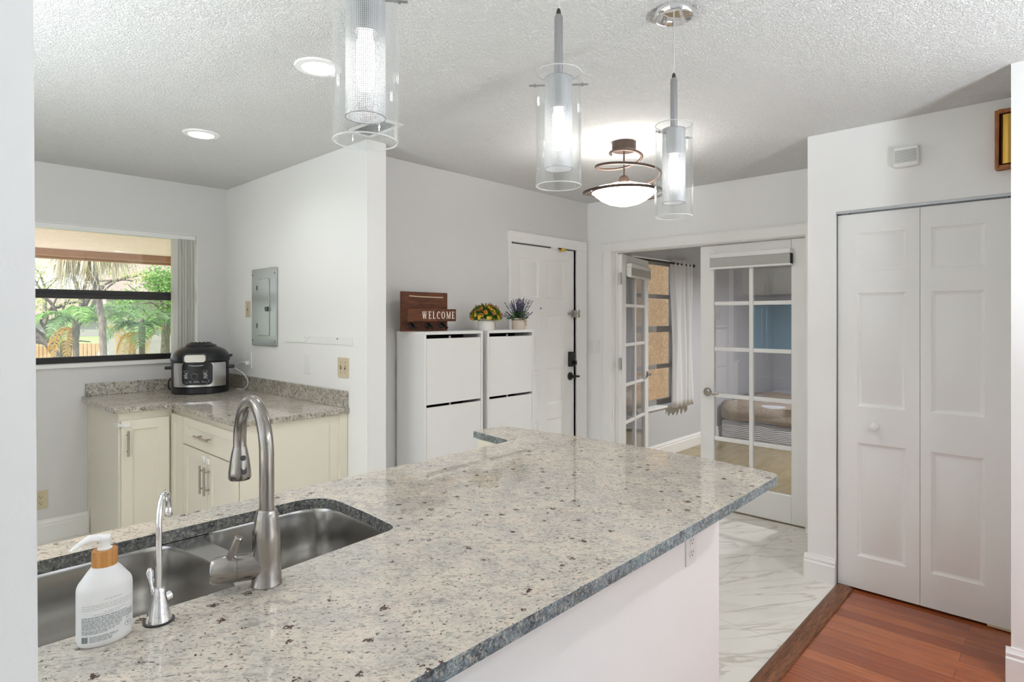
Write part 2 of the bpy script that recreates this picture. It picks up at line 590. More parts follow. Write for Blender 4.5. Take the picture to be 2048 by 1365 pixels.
    def rings(self, fn, rect, steps, m=0, fill=True):
        """concentric rectangles: steps = [(inset, depth)]; fn(u, v, d) -> point"""
        u0, u1, v0, v1 = rect
        vs, fs = [], []
        for s, d in steps:
            vs += [fn(u0 + s, v0 + s, d), fn(u1 - s, v0 + s, d), fn(u1 - s, v1 - s, d), fn(u0 + s, v1 - s, d)]
        for i in range(len(steps) - 1):
            for j in range(4):
                j2 = (j + 1) % 4
                fs.append((4 * i + j, 4 * i + j2, 4 * i + 4 + j2, 4 * i + 4 + j))
        if fill:
            b = 4 * (len(steps) - 1)
            fs.append((b, b + 1, b + 2, b + 3))
        return self.add(vs, fs, m)

    def panelled(self, fn, w, h, t, panels, steps, back=True, m=0):
        """door slab 0..w by 0..h whose front is depth 0 and back depth t, with moulded panels (u0,u1,v0,v1)"""
        us = sorted({0, w, *[p[0] for p in panels], *[p[1] for p in panels]})
        vs_ = sorted({0, h, *[p[2] for p in panels], *[p[3] for p in panels]})
        for i in range(len(us) - 1):
            for j in range(len(vs_) - 1):
                cu, cv = (us[i] + us[i + 1]) / 2, (vs_[j] + vs_[j + 1]) / 2
                if any(p[0] < cu < p[1] and p[2] < cv < p[3] for p in panels):
                    continue
                q = [fn(us[i], vs_[j], 0), fn(us[i + 1], vs_[j], 0), fn(us[i + 1], vs_[j + 1], 0), fn(us[i], vs_[j + 1], 0)]
                self.add(q, [(0, 1, 2, 3)], m)
        for p in panels:
            self.rings(fn, p, steps, m)
        c = [fn(0, 0, 0), fn(w, 0, 0), fn(w, h, 0), fn(0, h, 0), fn(0, 0, t), fn(w, 0, t), fn(w, h, t), fn(0, h, t)]
        self.add(c, [(0, 1, 5, 4), (1, 2, 6, 5), (2, 3, 7, 6), (3, 0, 4, 7)] + ([(4, 5, 6, 7)] if back else []), m)
        return self

    def rrect_plate(self, fn, w, h, r, t, n=6, m=0):
        """rounded plate centred on 0,0 from depth 0 (front) to t (back)"""
        pts = []
        for cx, cy, a0 in ((w / 2 - r, h / 2 - r, 0), (-w / 2 + r, h / 2 - r, 90), (-w / 2 + r, -h / 2 + r, 180), (w / 2 - r, -h / 2 + r, 270)):
            for k in range(n + 1):
                a = radians(a0 + 90 * k / n)
                pts.append((cx + r * cos(a), cy + r * sin(a)))
        k = len(pts)
        vs = [fn(u, v, 0) for u, v in pts] + [fn(u, v, t) for u, v in pts]
        fs = [tuple(range(k)), tuple(reversed(range(k, 2 * k)))] + [(i, (i + 1) % k, k + (i + 1) % k, k + i) for i in range(k)]
        return self.add(vs, fs, m)

    def shift(self, d):
        d = Vector(d)
        self.v = [tuple(Vector(p) + d) for p in self.v]
        return self

    def mesh(self, name, mats, smooth=True, angle=35, weld=True):
        me = bpy.data.meshes.new(name)
        me.from_pydata(self.v, [], self.f)
        for mm in (mats if isinstance(mats, (list, tuple)) else [mats]):
            me.materials.append(mm)
        for p, k in zip(me.polygons, self.mi):
            p.material_index = k
        if weld:
            bm = bmesh.new()
            bm.from_mesh(me)
            bmesh.ops.remove_doubles(bm, verts=bm.verts, dist=1e-5)
            bmesh.ops.recalc_face_normals(bm, faces=bm.faces)
            bm.to_mesh(me)
            bm.free()
        if smooth:
            me.polygons.foreach_set('use_smooth', [True] * len(me.polygons))
            me.set_sharp_from_angle(angle=radians(angle))
        me.update()
        return me


def tag(o, label=None, cat=None, group=None, kind=None):
    if label:
        o['label'] = label
    if cat:
        o['category'] = cat
    if group:
        o['group'] = group
    if kind:
        o['kind'] = kind
    return o


def obj(name, mb, mats, parent=None, bevel=0.0, label=None, segs=2, **kw):
    """one mesh object; with a parent the vertices are in the parent's space"""
    o = bpy.data.objects.new(name, mb.mesh(name, mats, **kw))
    COL.objects.link(o)
    if parent is not None:
        o.parent = parent
    if bevel:
        b = o.modifiers.new('edge', 'BEVEL')
        b.width = bevel
        b.segments = segs
        b.limit_method = 'ANGLE'
        b.angle_limit = radians(40)
    if label:
        o['label'] = label
    return o


def thing(name, label, cat, loc=(0, 0, 0), rotz=0.0, group=None):
    o = bpy.data.objects.new(name, None)
    o.empty_display_size = 0.1
    COL.objects.link(o)
    o.location = loc
    o.rotation_euler = (0, 0, rotz)
    return tag(o, label, cat, group)


def part(name, mb, mats, t, **kw):
    """a part given in world coordinates, stored in the space of its unrotated thing"""
    top = t
    while top.parent is not None:
        top = top.parent
    mb.shift(-Vector(top.location))
    return obj(name, mb, mats, t, **kw)


def dup(root, loc, rotz=None, label=None, group=None):
    r = root.copy()
    COL.objects.link(r)
    r.location = loc
    if rotz is not None:
        r.rotation_euler = (0, 0, rotz)
    if label:
        r['label'] = label
    if group:
        r['group'] = group
    def kids(a, b):
        for ch in list(a.children):
            c = ch.copy()
            COL.objects.link(c)
            c.parent = b
            kids(ch, c)
    kids(root, r)
    return r


def struct(name, mb, m, label, cat, parent=None, **kw):
    o = obj(name, mb, m, parent, **kw)
    if parent is None:
        tag(o, label, cat, kind='structure')
    return o


def sthing(name, label, cat, loc=(0, 0, 0)):
    return tag(thing(name, label, cat, loc), kind='structure')


def arc(c, r, a0, a1, n, ax=(1, 0, 0), ay=(0, 0, 1)):
    c, ax, ay = Vector(c), Vector(ax), Vector(ay)
    return [c + ax * (r * cos(a0 + (a1 - a0) * k / n)) + ay * (r * sin(a0 + (a1 - a0) * k / n)) for k in range(n + 1)]


def smooth(pts, n=6):
    pts = [Vector(p) for p in pts]
    out = []
    for i in range(len(pts) - 1):
        p0, p1, p2, p3 = pts[max(0, i - 1)], pts[i], pts[i + 1], pts[min(len(pts) - 1, i + 2)]
        for k in range(n):
            q = k / n
            out.append(0.5 * (2 * p1 + (p2 - p0) * q + (2 * p0 - 5 * p1 + 4 * p2 - p3) * q * q + (3 * p1 - p0 - 3 * p2 + p3) * q ** 3))
    return out + [pts[-1]]


def round_poly(pts, rad, n=6):
    """round chosen corners of a polygon: rad[i] = 0 keeps the corner"""
    out = []
    k = len(pts)
    for i in range(k):
        p, a, b = Vector(pts[i]), Vector(pts[i - 1]), Vector(pts[(i + 1) % k])
        r = rad[i]
        if r <= 0:
            out.append(tuple(p))
            continue
        d1, d2 = (a - p).normalized(), (b - p).normalized()
        for j in range(n + 1):
            t = j / n
            q = (p + d1 * r) * (1 - t) ** 2 + p * 2 * t * (1 - t) + (p + d2 * r) * t ** 2
            out.append(tuple(q))
    return out

# ================================================================== THE ROOM
CEIL = 2.445
YN, XP, YE, XF, XC = 4.84, 1.89, 3.115, 4.285, 3.54     # window wall, partition, entry wall, bedroom wall, closet wall

struct('floor', MB().box(-1.4, XF + 0.06, 0.93, YN + 0.1, -0.08, 0), MARBLE, 'polished white marble tile floor with grey gold veins', 'floor')
struct('floor_living', MB().box(-2.05, 1.4, -3.6, 0.93, -0.08, -0.002), mat('neutral_bounce_floor', S(150, 150, 152), 0.95), 'unseen pale floor added to keep bounced light neutral', 'floor')  # pale unseen floor, added to dilute the pink bounce of the planks
struct('floor_hall', MB().box(1.4, 3.9, -1.5, 0.93, -0.08, -0.002), CHERRY, 'glossy reddish cherry plank floor in front of the closet', 'floor')
struct('floor_bedroom', MB().box(XF + 0.06, 8.9, -0.6, 3.115, -0.08, -0.001), LAMINATE, 'tan bedroom floor seen through the french doors', 'floor')
struct('ceiling', MB().prism([(-1.9, -3.6), (9.0, -3.6), (9.0, YE + 0.15), (XP + 0.126, YE + 0.15), (XP + 0.126, YN + 0.18), (-1.9, YN + 0.18)], CEIL, CEIL + 0.2), CEILING, 'white popcorn textured ceiling', 'ceiling')

# window wall with its opening
WX0, WX1, WZ0, WZ1 = 0.30, 1.672, 1.13, 2.065
w = MB()
w.box(-1.4, WX0, YN, YN + 0.16, 0, CEIL); w.box(WX1, XP + 0.126, YN, YN + 0.16, 0, CEIL)
w.box(WX0, WX1, YN, YN + 0.16, 0, WZ0 - 0.02); w.box(WX0, WX1, YN, YN + 0.16, WZ1, CEIL)
struct('wall_north', w, GREY_PAINT, 'grey painted kitchen wall around the garden window', 'wall')
struct('wall_partition', MB().box(XP, XP + 0.126, 2.89, YN, 0, CEIL), WHITE_PAINT, 'white wall carrying the grey electrical panel', 'wall')
# entry wall with the doorway
DX0, DX1, DZ = 3.30, 4.112, 2.022
w = MB()
w.box(XP + 0.126, DX0, YE, YE + 0.15, 0, CEIL); w.box(DX1, XF, YE, YE + 0.15, 0, CEIL); w.box(DX0, DX1, YE, YE + 0.15, DZ, CEIL)
struct('wall_entry', w, GREY_PAINT, 'grey wall around the white entry door', 'wall')
# wall with the french doors
FY0, FY1, FZ = 1.312, 2.856, 2.0
w = MB()
w.box(XF, XF + 0.13, 1.0, FY0, 0, CEIL); w.box(XF, XF + 0.13, FY1, YE + 0.15, 0, CEIL); w.box(XF, XF + 0.13, FY0, FY1, FZ, CEIL)
struct('wall_bedroom', w, WHITE_PAINT, 'white wall around the french doors', 'wall')
# closet wall
CY0, CY1, CZ = 0.19, 0.932, 2.012
w = MB()
w.box(XC, XC + 0.10, CY1, 1.075, 0, CEIL); w.box(XC, XC + 0.10, 0.06, CY0, 0, CEIL); w.box(XC, XC + 0.10, CY0, CY1, CZ, CEIL)
w.box(XC + 0.10, XF, 1.0, 1.075, 0, CEIL)
struct('wall_closet', w, WHITE_PAINT, 'white wall around the folding closet doors', 'wall')
w = MB(); w.box(XF - 0.05, XF, -0.4, 1.0, 0, CEIL); w.box(XC + 0.1, XF, -0.4, -0.32, 0, CEIL)
struct('wall_closet_inside', w, WHITE_PAINT, 'white walls inside the closed closet', 'wall')
w = MB(); w.box(3.07, 3.20, -4.2, 0.18, 0, CEIL); w.box(3.20, XC, 0.06, 0.18, 0, CEIL)
struct('wall_right', w, WHITE_PAINT, 'white wall end beside the closet doors, at the right edge', 'wall')
# foreground jamb, leaning a hair
w = MB(); w.box(-2.6, 0.0905, 0.62, 0.75, 0, CEIL)
w.v = [(x + (0.0055 * (1.70 - z) - 0.002 if x > 0 else 0), y, z) for x, y, z in w.v]
struct('wall_left', w, WHITE_PAINT, 'white wall edge close by at the left of the sink', 'wall')
struct('wall_west', MB().box(-1.5, -1.35, 2.60, YN + 0.16, 0, CEIL), WHITE_PAINT, 'white far kitchen wall behind the refrigerator', 'wall')
struct('wall_living', MB().box(-2.05, -1.9, -3.6, 0.62, 0, CEIL), WHITE_PAINT, 'unseen white living room wall added to block light from the left', 'wall')  # unseen wall added to cut sky light on the near walls
struct('wall_living_rear', MB().box(-2.05, 1.0, -3.65, -3.5, 0, CEIL), WHITE_PAINT, 'unseen white living room wall added to block light behind the camera', 'wall')  # unseen partial wall added to dim the half wall and jamb
struct('wall_knee', MB().box(0.10, 2.078, 0.93, 1.04, 0, 0.8835), WHITE_PAINT, 'white half wall under the peninsula counter', 'wall')
# bedroom shell
w = MB()
BX0, BX1, BZ0, BZ1 = 4.55, 6.0, 0.52, 2.05
w.box(XF + 0.13, BX0, YE, YE + 0.15, 0, CEIL); w.box(BX1, 8.9, YE, YE + 0.15, 0, CEIL)
w.box(BX0, BX1, YE, YE + 0.15, 0, BZ0 - 0.02); w.box(BX0, BX1, YE, YE + 0.15, BZ1, CEIL)
struct('wall_bedroom_north', w, BLUE_GREY, 'grey bedroom wall with the curtained window', 'wall')
struct('wall_bedroom_east', MB().box(8.75, 8.9, -0.6, YE, 0, CEIL), BLUE_GREY, 'grey bedroom wall behind the bed', 'wall')
w = MB(); w.box(XF, 8.9, -0.75, -0.6, 0, CEIL)
struct('wall_bedroom_south', w, BLUE_GREY, 'grey bedroom wall opposite the window', 'wall')

# ------------------------------------------------------------------ baseboards
BBP = [(0, 0), (0.016, 0), (0.016, 0.098), (0.011, 0.104), (0.013, 0.118), (0.006, 0.130), (0.005, 0.140), (0, 0.140)]


def baseboard(name, p0, p1, nrm, label, m=TRIM):
    p0, p1, nrm = Vector(p0), Vector(p1), Vector(nrm)
    mb = MB()
    mb.extrude([p0 + nrm * d + Vector((0, 0, z)) for d, z in BBP], p1 - p0)
    return struct(name, mb, m, label, 'baseboard')


baseboard('baseboard_north', (-1.35, YN, 0), (0.985, YN, 0), (0, -1, 0), 'white moulded baseboard under the kitchen window wall')
baseboard('baseboard_closet', (XC, CY1 + 0.002, 0), (XC, 1.091, 0), (-1, 0, 0), 'short white baseboard on the wall left of the closet')
baseboard('baseboard_right', (3.07, 0.196, 0), (3.07, -4.2, 0), (-1, 0, 0), 'white baseboard on the wall end at the right edge')
baseboard('baseboard_bedroom', (XF + 0.13, YE, 0), (8.7, YE, 0), (0, -1, 0), 'white baseboard under the bedroom window')
baseboard('baseboard_entry', (XP + 0.126, YE, 0), (3.22, YE, 0), (0, -1, 0), 'white baseboard on the grey entry wall')
o = MB(); o.extrude([(2.085, 0.932, 0), (2.085, 0.848, 0), (2.085, 0.852, 0.008), (2.085, 0.872, 0.017), (2.085, 0.915, 0.017), (2.085, 0.932, 0.006)], (1.455, 0, 0))
struct('trim_1', o, THRESH, 'dark oak threshold strip between marble tile and plank floor', 'threshold')

# ------------------------------------------------------------------ kitchen window
t = sthing('window_1', 'black framed kitchen window onto the palm garden', 'window', (WX0, YN, WZ0))
f = MB()
yf0, yf1 = YN + 0.095, YN + 0.135
f.box(WX0, WX1, yf0, yf1, WZ0 + 0.005, WZ0 + 0.045); f.box(WX0, WX1, yf0, yf1, WZ1 - 0.03, WZ1)
f.box(WX0, WX0 + 0.03, yf0, yf1, WZ0 + 0.045, WZ1 - 0.03); f.box(WX1 - 0.012, WX1, yf0, yf1, WZ0 + 0.045, WZ1 - 0.03)
part('window_frame', f, WIN_BLACK, t, bevel=0.002)
f = MB(); f.box(WX0 + 0.03, WX1 - 0.03, yf0 - 0.012, yf1 - 0.006, 1.572, 1.632); f.box(WX0 + 0.03, WX1 - 0.03, yf0 - 0.018, yf0 - 0.012, 1.60, 1.612)
part('meeting_rail', f, WIN_BLACK, t, bevel=0.002)
for z0, z1 in ((WZ0 + 0.045, 1.572), (1.632, WZ1 - 0.03)):
    part('glass_pane', MB().box(WX0 + 0.03, WX1 - 0.03, yf0 + 0.016, yf0 + 0.019, z0, z1), GLASS, t)
part('window_sill', MB().box(WX0 - 0.02, WX1 + 0.02, YN - 0.018, yf0, WZ0 - 0.02, WZ0 + 0.006), TRIM, t, bevel=0.003)
f = MB(); f.box(WX1 - 0.004, WX1, YN, yf0, WZ0 + 0.006, WZ1); f.box(WX0, WX0 + 0.004, YN, yf0, WZ0 + 0.006, WZ1); f.box(WX0, WX1, YN, yf0, WZ1 - 0.004, WZ1)
part('reveal_lining', f, TRIM, t)

# vertical blind drawn to the right
t = thing('vertical_blind', 'white vertical blind drawn aside at the right of the kitchen window', 'blind', (1.56, YN + 0.045, WZ1))
part('headrail', MB().box(WX0 + 0.005, WX1 - 0.006, YN + 0.012, YN + 0.058, 2.027, 2.0605), PLASTIC_W, t, bevel=0.002)
VANE = mat('pvc_vane', (0.86, 0.85, 0.82, 1), 0.45)
_tr = VANE.node_tree.nodes.new('ShaderNodeBsdfTranslucent'); _tr.inputs['Color'].default_value = (0.85, 0.84, 0.8, 1)
_mx = VANE.node_tree.nodes.new('ShaderNodeMixShader'); _mx.inputs[0].default_value = 0.4
VANE.node_tree.links.new(VANE.node_tree.nodes['Principled BSDF'].outputs[0], _mx.inputs[1])
VANE.node_tree.links.new(_tr.outputs[0], _mx.inputs[2])
VANE.node_tree.links.new(_mx.outputs[0], VANE.node_tree.nodes['Material Output'].inputs['Surface'])
for k in range(10):
    x = 1.524 + k * 0.0132
    ang = radians(112 + 6 * sin(k * 2.1))
    mb = MB()
    n = 5
    vs = []
    for i in range(n + 1):
        s = (i / n - 0.5) * 0.072
        bulge = 0.0045 * (1 - (2 * i / n - 1) ** 2)
        px = x + s * cos(ang) - bulge * sin(ang)
        py = YN + 0.035 + s * sin(ang) + bulge * cos(ang)
        for z in (1.145, 2.03):
            vs.append((px, py, z))
            vs.append((px - 0.0012 * sin(ang), py + 0.0012 * cos(ang), z))
    fs = []
    for i in range(n):
        a, b = 4 * i, 4 * i + 4
        fs += [(a, b, b + 2, a + 2), (a + 1, a + 3, b + 3, b + 1), (a, a + 1, b + 1, b), (a + 2, b + 2, b + 3, a + 3)]
    fs += [(0, 2, 3, 1), (4 * n, 4 * n + 1, 4 * n + 3, 4 * n + 2)]
    mb.add(vs, fs)
    part('vane', mb, VANE, t, angle=60)

# ------------------------------------------------------------------ entry door
RAISED = [(0, 0), (0.006, 0.005), (0.016, 0.008), (0.022, 0.008), (0.040, 0.002)]
t = sthing('door_1', 'white panelled entry door with black deadbolt', 'door', (DX0, YE, 0))
dw = DX1 - DX0 - 0.014
fn = lambda u, v, d: (DX0 + 0.006 + u, YE + 0.012 + d, 0.008 + v)
cols = [(0.095, 0.335), (0.440, 0.665)]
rows = [(1.592, 1.904), (1.159, 1.455), (0.726, 1.021), (0.29, 0.605)]
part('door_panel', MB().panelled(fn, dw, 2.004, 0.042, [(a, b, c, d) for a, b in cols for c, d in rows], RAISED), DOOR_WHITE, t)
part('gap_shade_sheet', MB().box(DX0, DX1, YE + 0.045, YE + 0.06, 0, DZ), BLACK_GAP, t)  # black sheet paints the shade in the gaps around the door
part('peephole', MB().lathe([(0.006, 0), (0.007, 0.002), (0.004, 0.003)], 14, (3.665, YE + 0.010, 1.518), axis=(0, -1, 0)), PLASTIC_K, t)
mb = MB().box(4.022, 4.082, YE - 0.022, YE + 0.012, 1.028, 1.152)
dbl = part('deadbolt', mb, PLASTIC_KM, t, bevel=0.006, label='black electronic deadbolt box')
mb = MB().lathe([(0.014, 0), (0.014, 0.012), (0.010, 0.014)], 18, (4.058, YE - 0.022, 1.062), axis=(0, -1, 0)); mb.box(4.050, 4.066, YE - 0.052, YE - 0.034, 1.045, 1.079)
part('thumbturn', mb, PLASTIC_K, dbl)
mb = MB().lathe([(0.034, 0), (0.034, 0.008), (0.028, 0.014), (0.014, 0.016), (0.013, 0.045), (0.001, 0.045)], 24, (4.052, YE + 0.012, 0.944), axis=(0, -1, 0))
hd = part('door_handle', mb, PLASTIC_K, t, label='black round lever handle')
part('lever', MB().tube([(4.052, YE - 0.028, 0.944), (4.075, YE - 0.034, 0.945), (4.115, YE - 0.036, 0.942)], [0.010, 0.010, 0.009], 12), PLASTIC_K, hd)
mb = MB().box(4.02, 4.085, YE - 0.004, YE + 0.012, 1.468, 1.484); mb.box(4.075, 4.095, YE - 0.028, YE + 0.012, 1.444, 1.506)
mb.tube([(4.09, YE - 0.02, 1.476), (4.14, YE - 0.024, 1.476)], 0.006, 8); mb.box(4.125, 4.15, YE - 0.022, YE - 0.018, 1.445, 1.508)
part('door_guard', mb, NICKEL, t, bevel=0.002, label='steel swing bar door guard')
mb = MB().box(3.79, 3.86, YE - 0.012, YE + 0.012, 2.005, 2.025); part('door_sensor', mb, PLASTIC_W, t, bevel=0.003, label='white door alarm contact')
mb = MB().box(3.90, 3.955, YE - 0.022, YE + 0.012, 1.995, 2.022); part('top_catch', mb, BRASS, t, bevel=0.004, label='brass catch at the door top')
# casing
def casing(name, pieces, label, m=TRIM, bevel=0.004):
    mb = MB()
    for b in pieces:
        mb.box(*b)
    return struct(name, mb, m, label, 'trim', bevel=bevel)
casing('trim_2', [(DX0 - 0.036, DX0, YE - 0.016, YE, 0, DZ), (DX1, XF - 0.03, YE - 0.016, YE, 0, DZ), (DX0 - 0.036, XF - 0.03, YE - 0.016, YE, DZ, DZ + 0.08),
                  (DX0 - 0.036, DX0 - 0.026, YE - 0.022, YE, 0, DZ), (DX0 - 0.036, XF - 0.03, YE - 0.022, YE, DZ + 0.068, DZ + 0.08),
                  (DX1, DX1 + 0.01, YE - 0.012, YE + 0.10, 0, DZ), (DX0 - 0.01, DX0, YE - 0.012, YE + 0.10, 0, DZ)], 'white casing around the entry door')

# ------------------------------------------------------------------ french doors
casing('trim_3', [(XF - 0.016, XF, FY0 - 0.09, FY0, 0, FZ), (XF - 0.016, XF, FY1, FY1 + 0.09, 0, FZ), (XF - 0.016, XF, FY0 - 0.09, FY1 + 0.09, FZ, FZ + 0.078),
                  (XF - 0.022, XF - 0.016, FY1 + 0.078, FY1 + 0.09, 0, FZ), (XF - 0.022, XF - 0.016, FY0 - 0.09, FY1 + 0.09, FZ + 0.066, FZ + 0.078),
                  (XF, XF + 0.075, FY0 - 0.001, FY0 + 0.005, 0, FZ), (XF, XF + 0.13, FY1 - 0.005, FY1 + 0.001, 0, FZ), (XF, XF + 0.075, FY0, FY1, FZ - 0.006, FZ),
                  (XF + 0.052, XF + 0.066, FY1 - 0.02, FY1 - 0.005, 0, FZ)],
       'white casing around the french doors', bevel=0.002)
LW, LT = 0.775, 0.036
MUNT = [0.20, 0.5275, 0.8555, 1.2055, 1.549, 1.89]


def french_leaf(t, side):
    """local: u runs 0..LW from the hinge along +x, thickness along y 0..LT"""
    st0, st1 = (0.108, 0.108)
    f = MB()
    f.box(0, st0, 0, LT, 0.01, 1.988); f.box(LW - st1, LW, 0, LT, 0.01, 1.988)
    f.box(st0, LW - st1, 0, LT, 0.01, MUNT[0]); f.box(st0, LW - st1, 0, LT, MUNT[-1], 1.988)
    obj('door_frame', f, DOOR_WHITE, t, bevel=0.003)
    gx = (st0, LW / 2 - 0.015, LW / 2 + 0.015, LW - st1)
    mm = MB()
    mm.box(gx[1], gx[2], 0.002, LT - 0.002, MUNT[0], MUNT[-1])
    for z in MUNT[1:-1]:
        mm.box(gx[0], gx[1], 0.004, LT - 0.004, z - 0.0145, z + 0.0145)
        mm.box(gx[2], gx[3], 0.004, LT - 0.004, z - 0.0145, z + 0.0145)
    obj('muntin', mm, DOOR_WHITE, t, bevel=0.004)
    for r in range(5):
        for c in range(2):
            z0 = MUNT[r] + (0.0145 if r else 0)
            z1 = MUNT[r + 1] - (0.0145 if r < 4 else 0)
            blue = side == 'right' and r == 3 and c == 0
            p = obj('glass_pane', MB().box(gx[2 * c], gx[2 * c + 1], 0.016, 0.019, z0, z1), BLUE_REFLECTION_GLASS if blue else DOOR_GLASS, t)
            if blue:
                p['label'] = 'glass pane tinted for a blue reflection'


# closed leaf: hinge at FY0, runs toward +Y
t = sthing('door_2', 'closed right french door with nickel lever and ten glass panes', 'door', (XF + 0.066 + LT, FY0 + 0.008, 0))
t.rotation_euler = (0, 0, pi / 2)
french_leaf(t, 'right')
mb = MB().lathe([(0.033, 0), (0.033, 0.004), (0.029, 0.008), (0.026, 0.008), (0.024, 0.013), (0.013, 0.016), (0.012, 0.042), (0.001, 0.042)], 28, (LW - 0.058, LT, 0.876), axis=(0, 1, 0))
hd = obj('door_handle', mb, NICKEL, t, label='brushed nickel lever handle')
obj('lever', MB().tube([(LW - 0.058, LT + 0.034, 0.876), (LW - 0.085, LT + 0.042, 0.874), (LW - 0.12, LT + 0.044, 0.866), (LW - 0.15, LT + 0.042, 0.868), (LW - 0.162, LT + 0.04, 0.874)], [0.009, 0.008, 0.007, 0.006, 0.004], 10), NICKEL, hd)
# open leaf: hinge at FY1, turned 104 degrees into the bedroom
t = sthing('door_3', 'open left french door swung into the bedroom', 'door', (XF + 0.072, FY1 - 0.052, 0))
t.rotation_euler = (0, 0, radians(14))
french_leaf(t, 'left')
for z in (0.25, 1.05, 1.78):
    mb = MB().tube([(-0.006, 0.012, z - 0.05), (-0.006, 0.012, z + 0.05)], 0.007, 10); mb.box(-0.02, 0.0, 0.004, 0.020, z - 0.048, z + 0.048)
    obj('hinge', mb, NICKEL, t)
mb = MB().lathe([(0.03, 0), (0.03, 0.006), (0.013, 0.012), (0.012, 0.04), (0.001, 0.04)], 24, (LW - 0.05, 0, 0.90), axis=(0, -1, 0))
hd = obj('door_handle', mb, NICKEL, t, label='nickel lever handle')
obj('lever', MB().tube([(LW - 0.05, -0.034, 0.90), (LW - 0.09, -0.042, 0.90), (LW - 0.15, -0.042, 0.90)], [0.009, 0.008, 0.006], 10), NICKEL, hd)
obj('strike_plate', MB().box(LW - 0.001, LW + 0.002, 0.006, LT - 0.006, 0.86, 0.94), NICKEL, t)


def roller_shade(label, loc, rotz, w=0.584):
    """local: x across, front face toward -y"""
    t = thing('roller_shade', label, 'shade', loc, rotz, 'roller shades on the french doors')
    obj('cassette', MB().box(0, w, -0.05, 0, 0.083, 0.118), PLASTIC_W, t, bevel=0.004)
    obj('shade_fabric', MB().box(0.004, w - 0.004, -0.046, -0.012, 0.016, 0.083), FABRIC_GREY, t, bevel=0.003)
    obj('bottom_rail', MB().box(0.002, w - 0.002, -0.048, -0.010, 0, 0.016), PLASTIC_W, t, bevel=0.003)
    for x in (0.0, w - 0.003):
        obj('end_cap', MB().box(x, x + 0.003, -0.047, -0.002, 0.012, 0.083), BLACK_GAP if x else PLASTIC_W, t)
    for x in (0.03, w - 0.05):
        obj('bracket', MB().box(x, x + 0.02, -0.02, 0, 0.118, 0.122), ALU, t)
    return t


roller_shade('grey roller shade with white cassette on the closed french door', (XF + 0.064, 2.000, 1.805), -pi / 2)
ca, sa = cos(radians(14)), sin(radians(14))
def leaf3(u, d):
    return (XF + 0.072 + u * ca - d * sa, FY1 - 0.052 + u * sa + d * ca)
px, py = leaf3(0.10, -0.002)
roller_shade('grey roller shade on the open french door by the curtain', (px, py, 1.795), radians(14))

# ------------------------------------------------------------------ closet bifold doors
BIF = [(0, 0), (0.005, 0.004), (0.016, 0.010), (0.020, 0.010), (0.046, 0.002)]
mid = 0.556
for k, (a, b, lab) in enumerate(((mid + 0.001, CY1 - 0.006, 'left leaf of the white folding closet door, with the round knob'),
                                 (CY0 + 0.004, mid - 0.001, 'right leaf of the white folding closet door, without a knob'))):
    t = sthing('door_%d' % (4 + k), lab, 'door', (XC + 0.012, b, 0))
    wd = b - a
    fn = lambda u, v, d, b=b: (XC + 0.012 + d, b - u, 0.012 + v)
    pu = (0.092, wd - 0.058) if k == 0 else (0.044, wd - 0.108)
    part('door_panel', MB().panelled(fn, wd, 1.978, 0.034, [(*pu, 1.672, 1.875), (*pu, 0.962, 1.560), (*pu, 0.172, 0.770)], BIF), DOOR_GRAIN, t)
    if k == 0:
        mb = MB().lathe([(0.009, 0), (0.008, 0.010), (0.019, 0.016), (0.0205, 0.022), (0.017, 0.029), (0.008, 0.032), (0.0005, 0.0325)], 28, (XC + 0.012, 0.751, 0.876), axis=(-1, 0, 0))
        part('door_knob', mb, PLASTIC_W, t)
    yp = b - 0.045 if k == 0 else a + 0.03
    part('pivot_pin', MB().tube([(XC + 0.03, yp, 1.985), (XC + 0.03, yp, 2.006)], 0.0035, 8), PLASTIC_W, t)
    if k == 1:
        part('floor_guide', MB().box(XC + 0.008, XC + 0.03, a, a + 0.10, 0.004, 0.014), PLASTIC_B, t)
mb = MB(); mb.box(XC + 0.003, XC + 0.05, CY0, CY1, 2.003, 2.012); mb.box(XC + 0.003, XC + 0.007, CY0, CY1, 1.998, 2.003); mb.box(XC + 0.044, XC + 0.05, CY0, CY1, 1.992, 2.003)
mb.box(XC + 0.003, XC + 0.01, CY1 - 0.004, CY1, 0, 2.003)
struct('trim_4', mb, ALU, 'thin metal track over the folding closet doors', 'door track')
struct('closet_shade_sheet', MB().box(XC + 0.056, XC + 0.06, CY0, CY1, 0, 2.003), BLACK_GAP, 'dark sheet standing in for shade behind the folding closet doors', 'shade sheet')  # black sheet stands in for the unlit closet interior

# ================================================================== PENINSULA
CT, CB = 0.914, 0.884
outer = round_poly([(-0.62, 0.757), (0.097, 0.757), (0.097, 0.697), (1.353, 0.704), (2.085, 0.718), (2.125, 0.95), (2.142, 1.30), (2.140, 1.60), (2.100, 2.028), (1.905, 2.045), (1.862, 1.757), (-0.62, 1.728)],
                   [0, 0, 0, 0, 0.045, 0.06, 0.05, 0.05, 0.03, 0.02, 0.04, 0])
hole = round_poly([(0.085, 1.207), (0.50, 1.198), (0.896, 1.236), (0.908, 1.40), (0.912, 1.628), (0.085, 1.632)], [0.08, 0.05, 0.035, 0.03, 0.10, 0.08], 8)


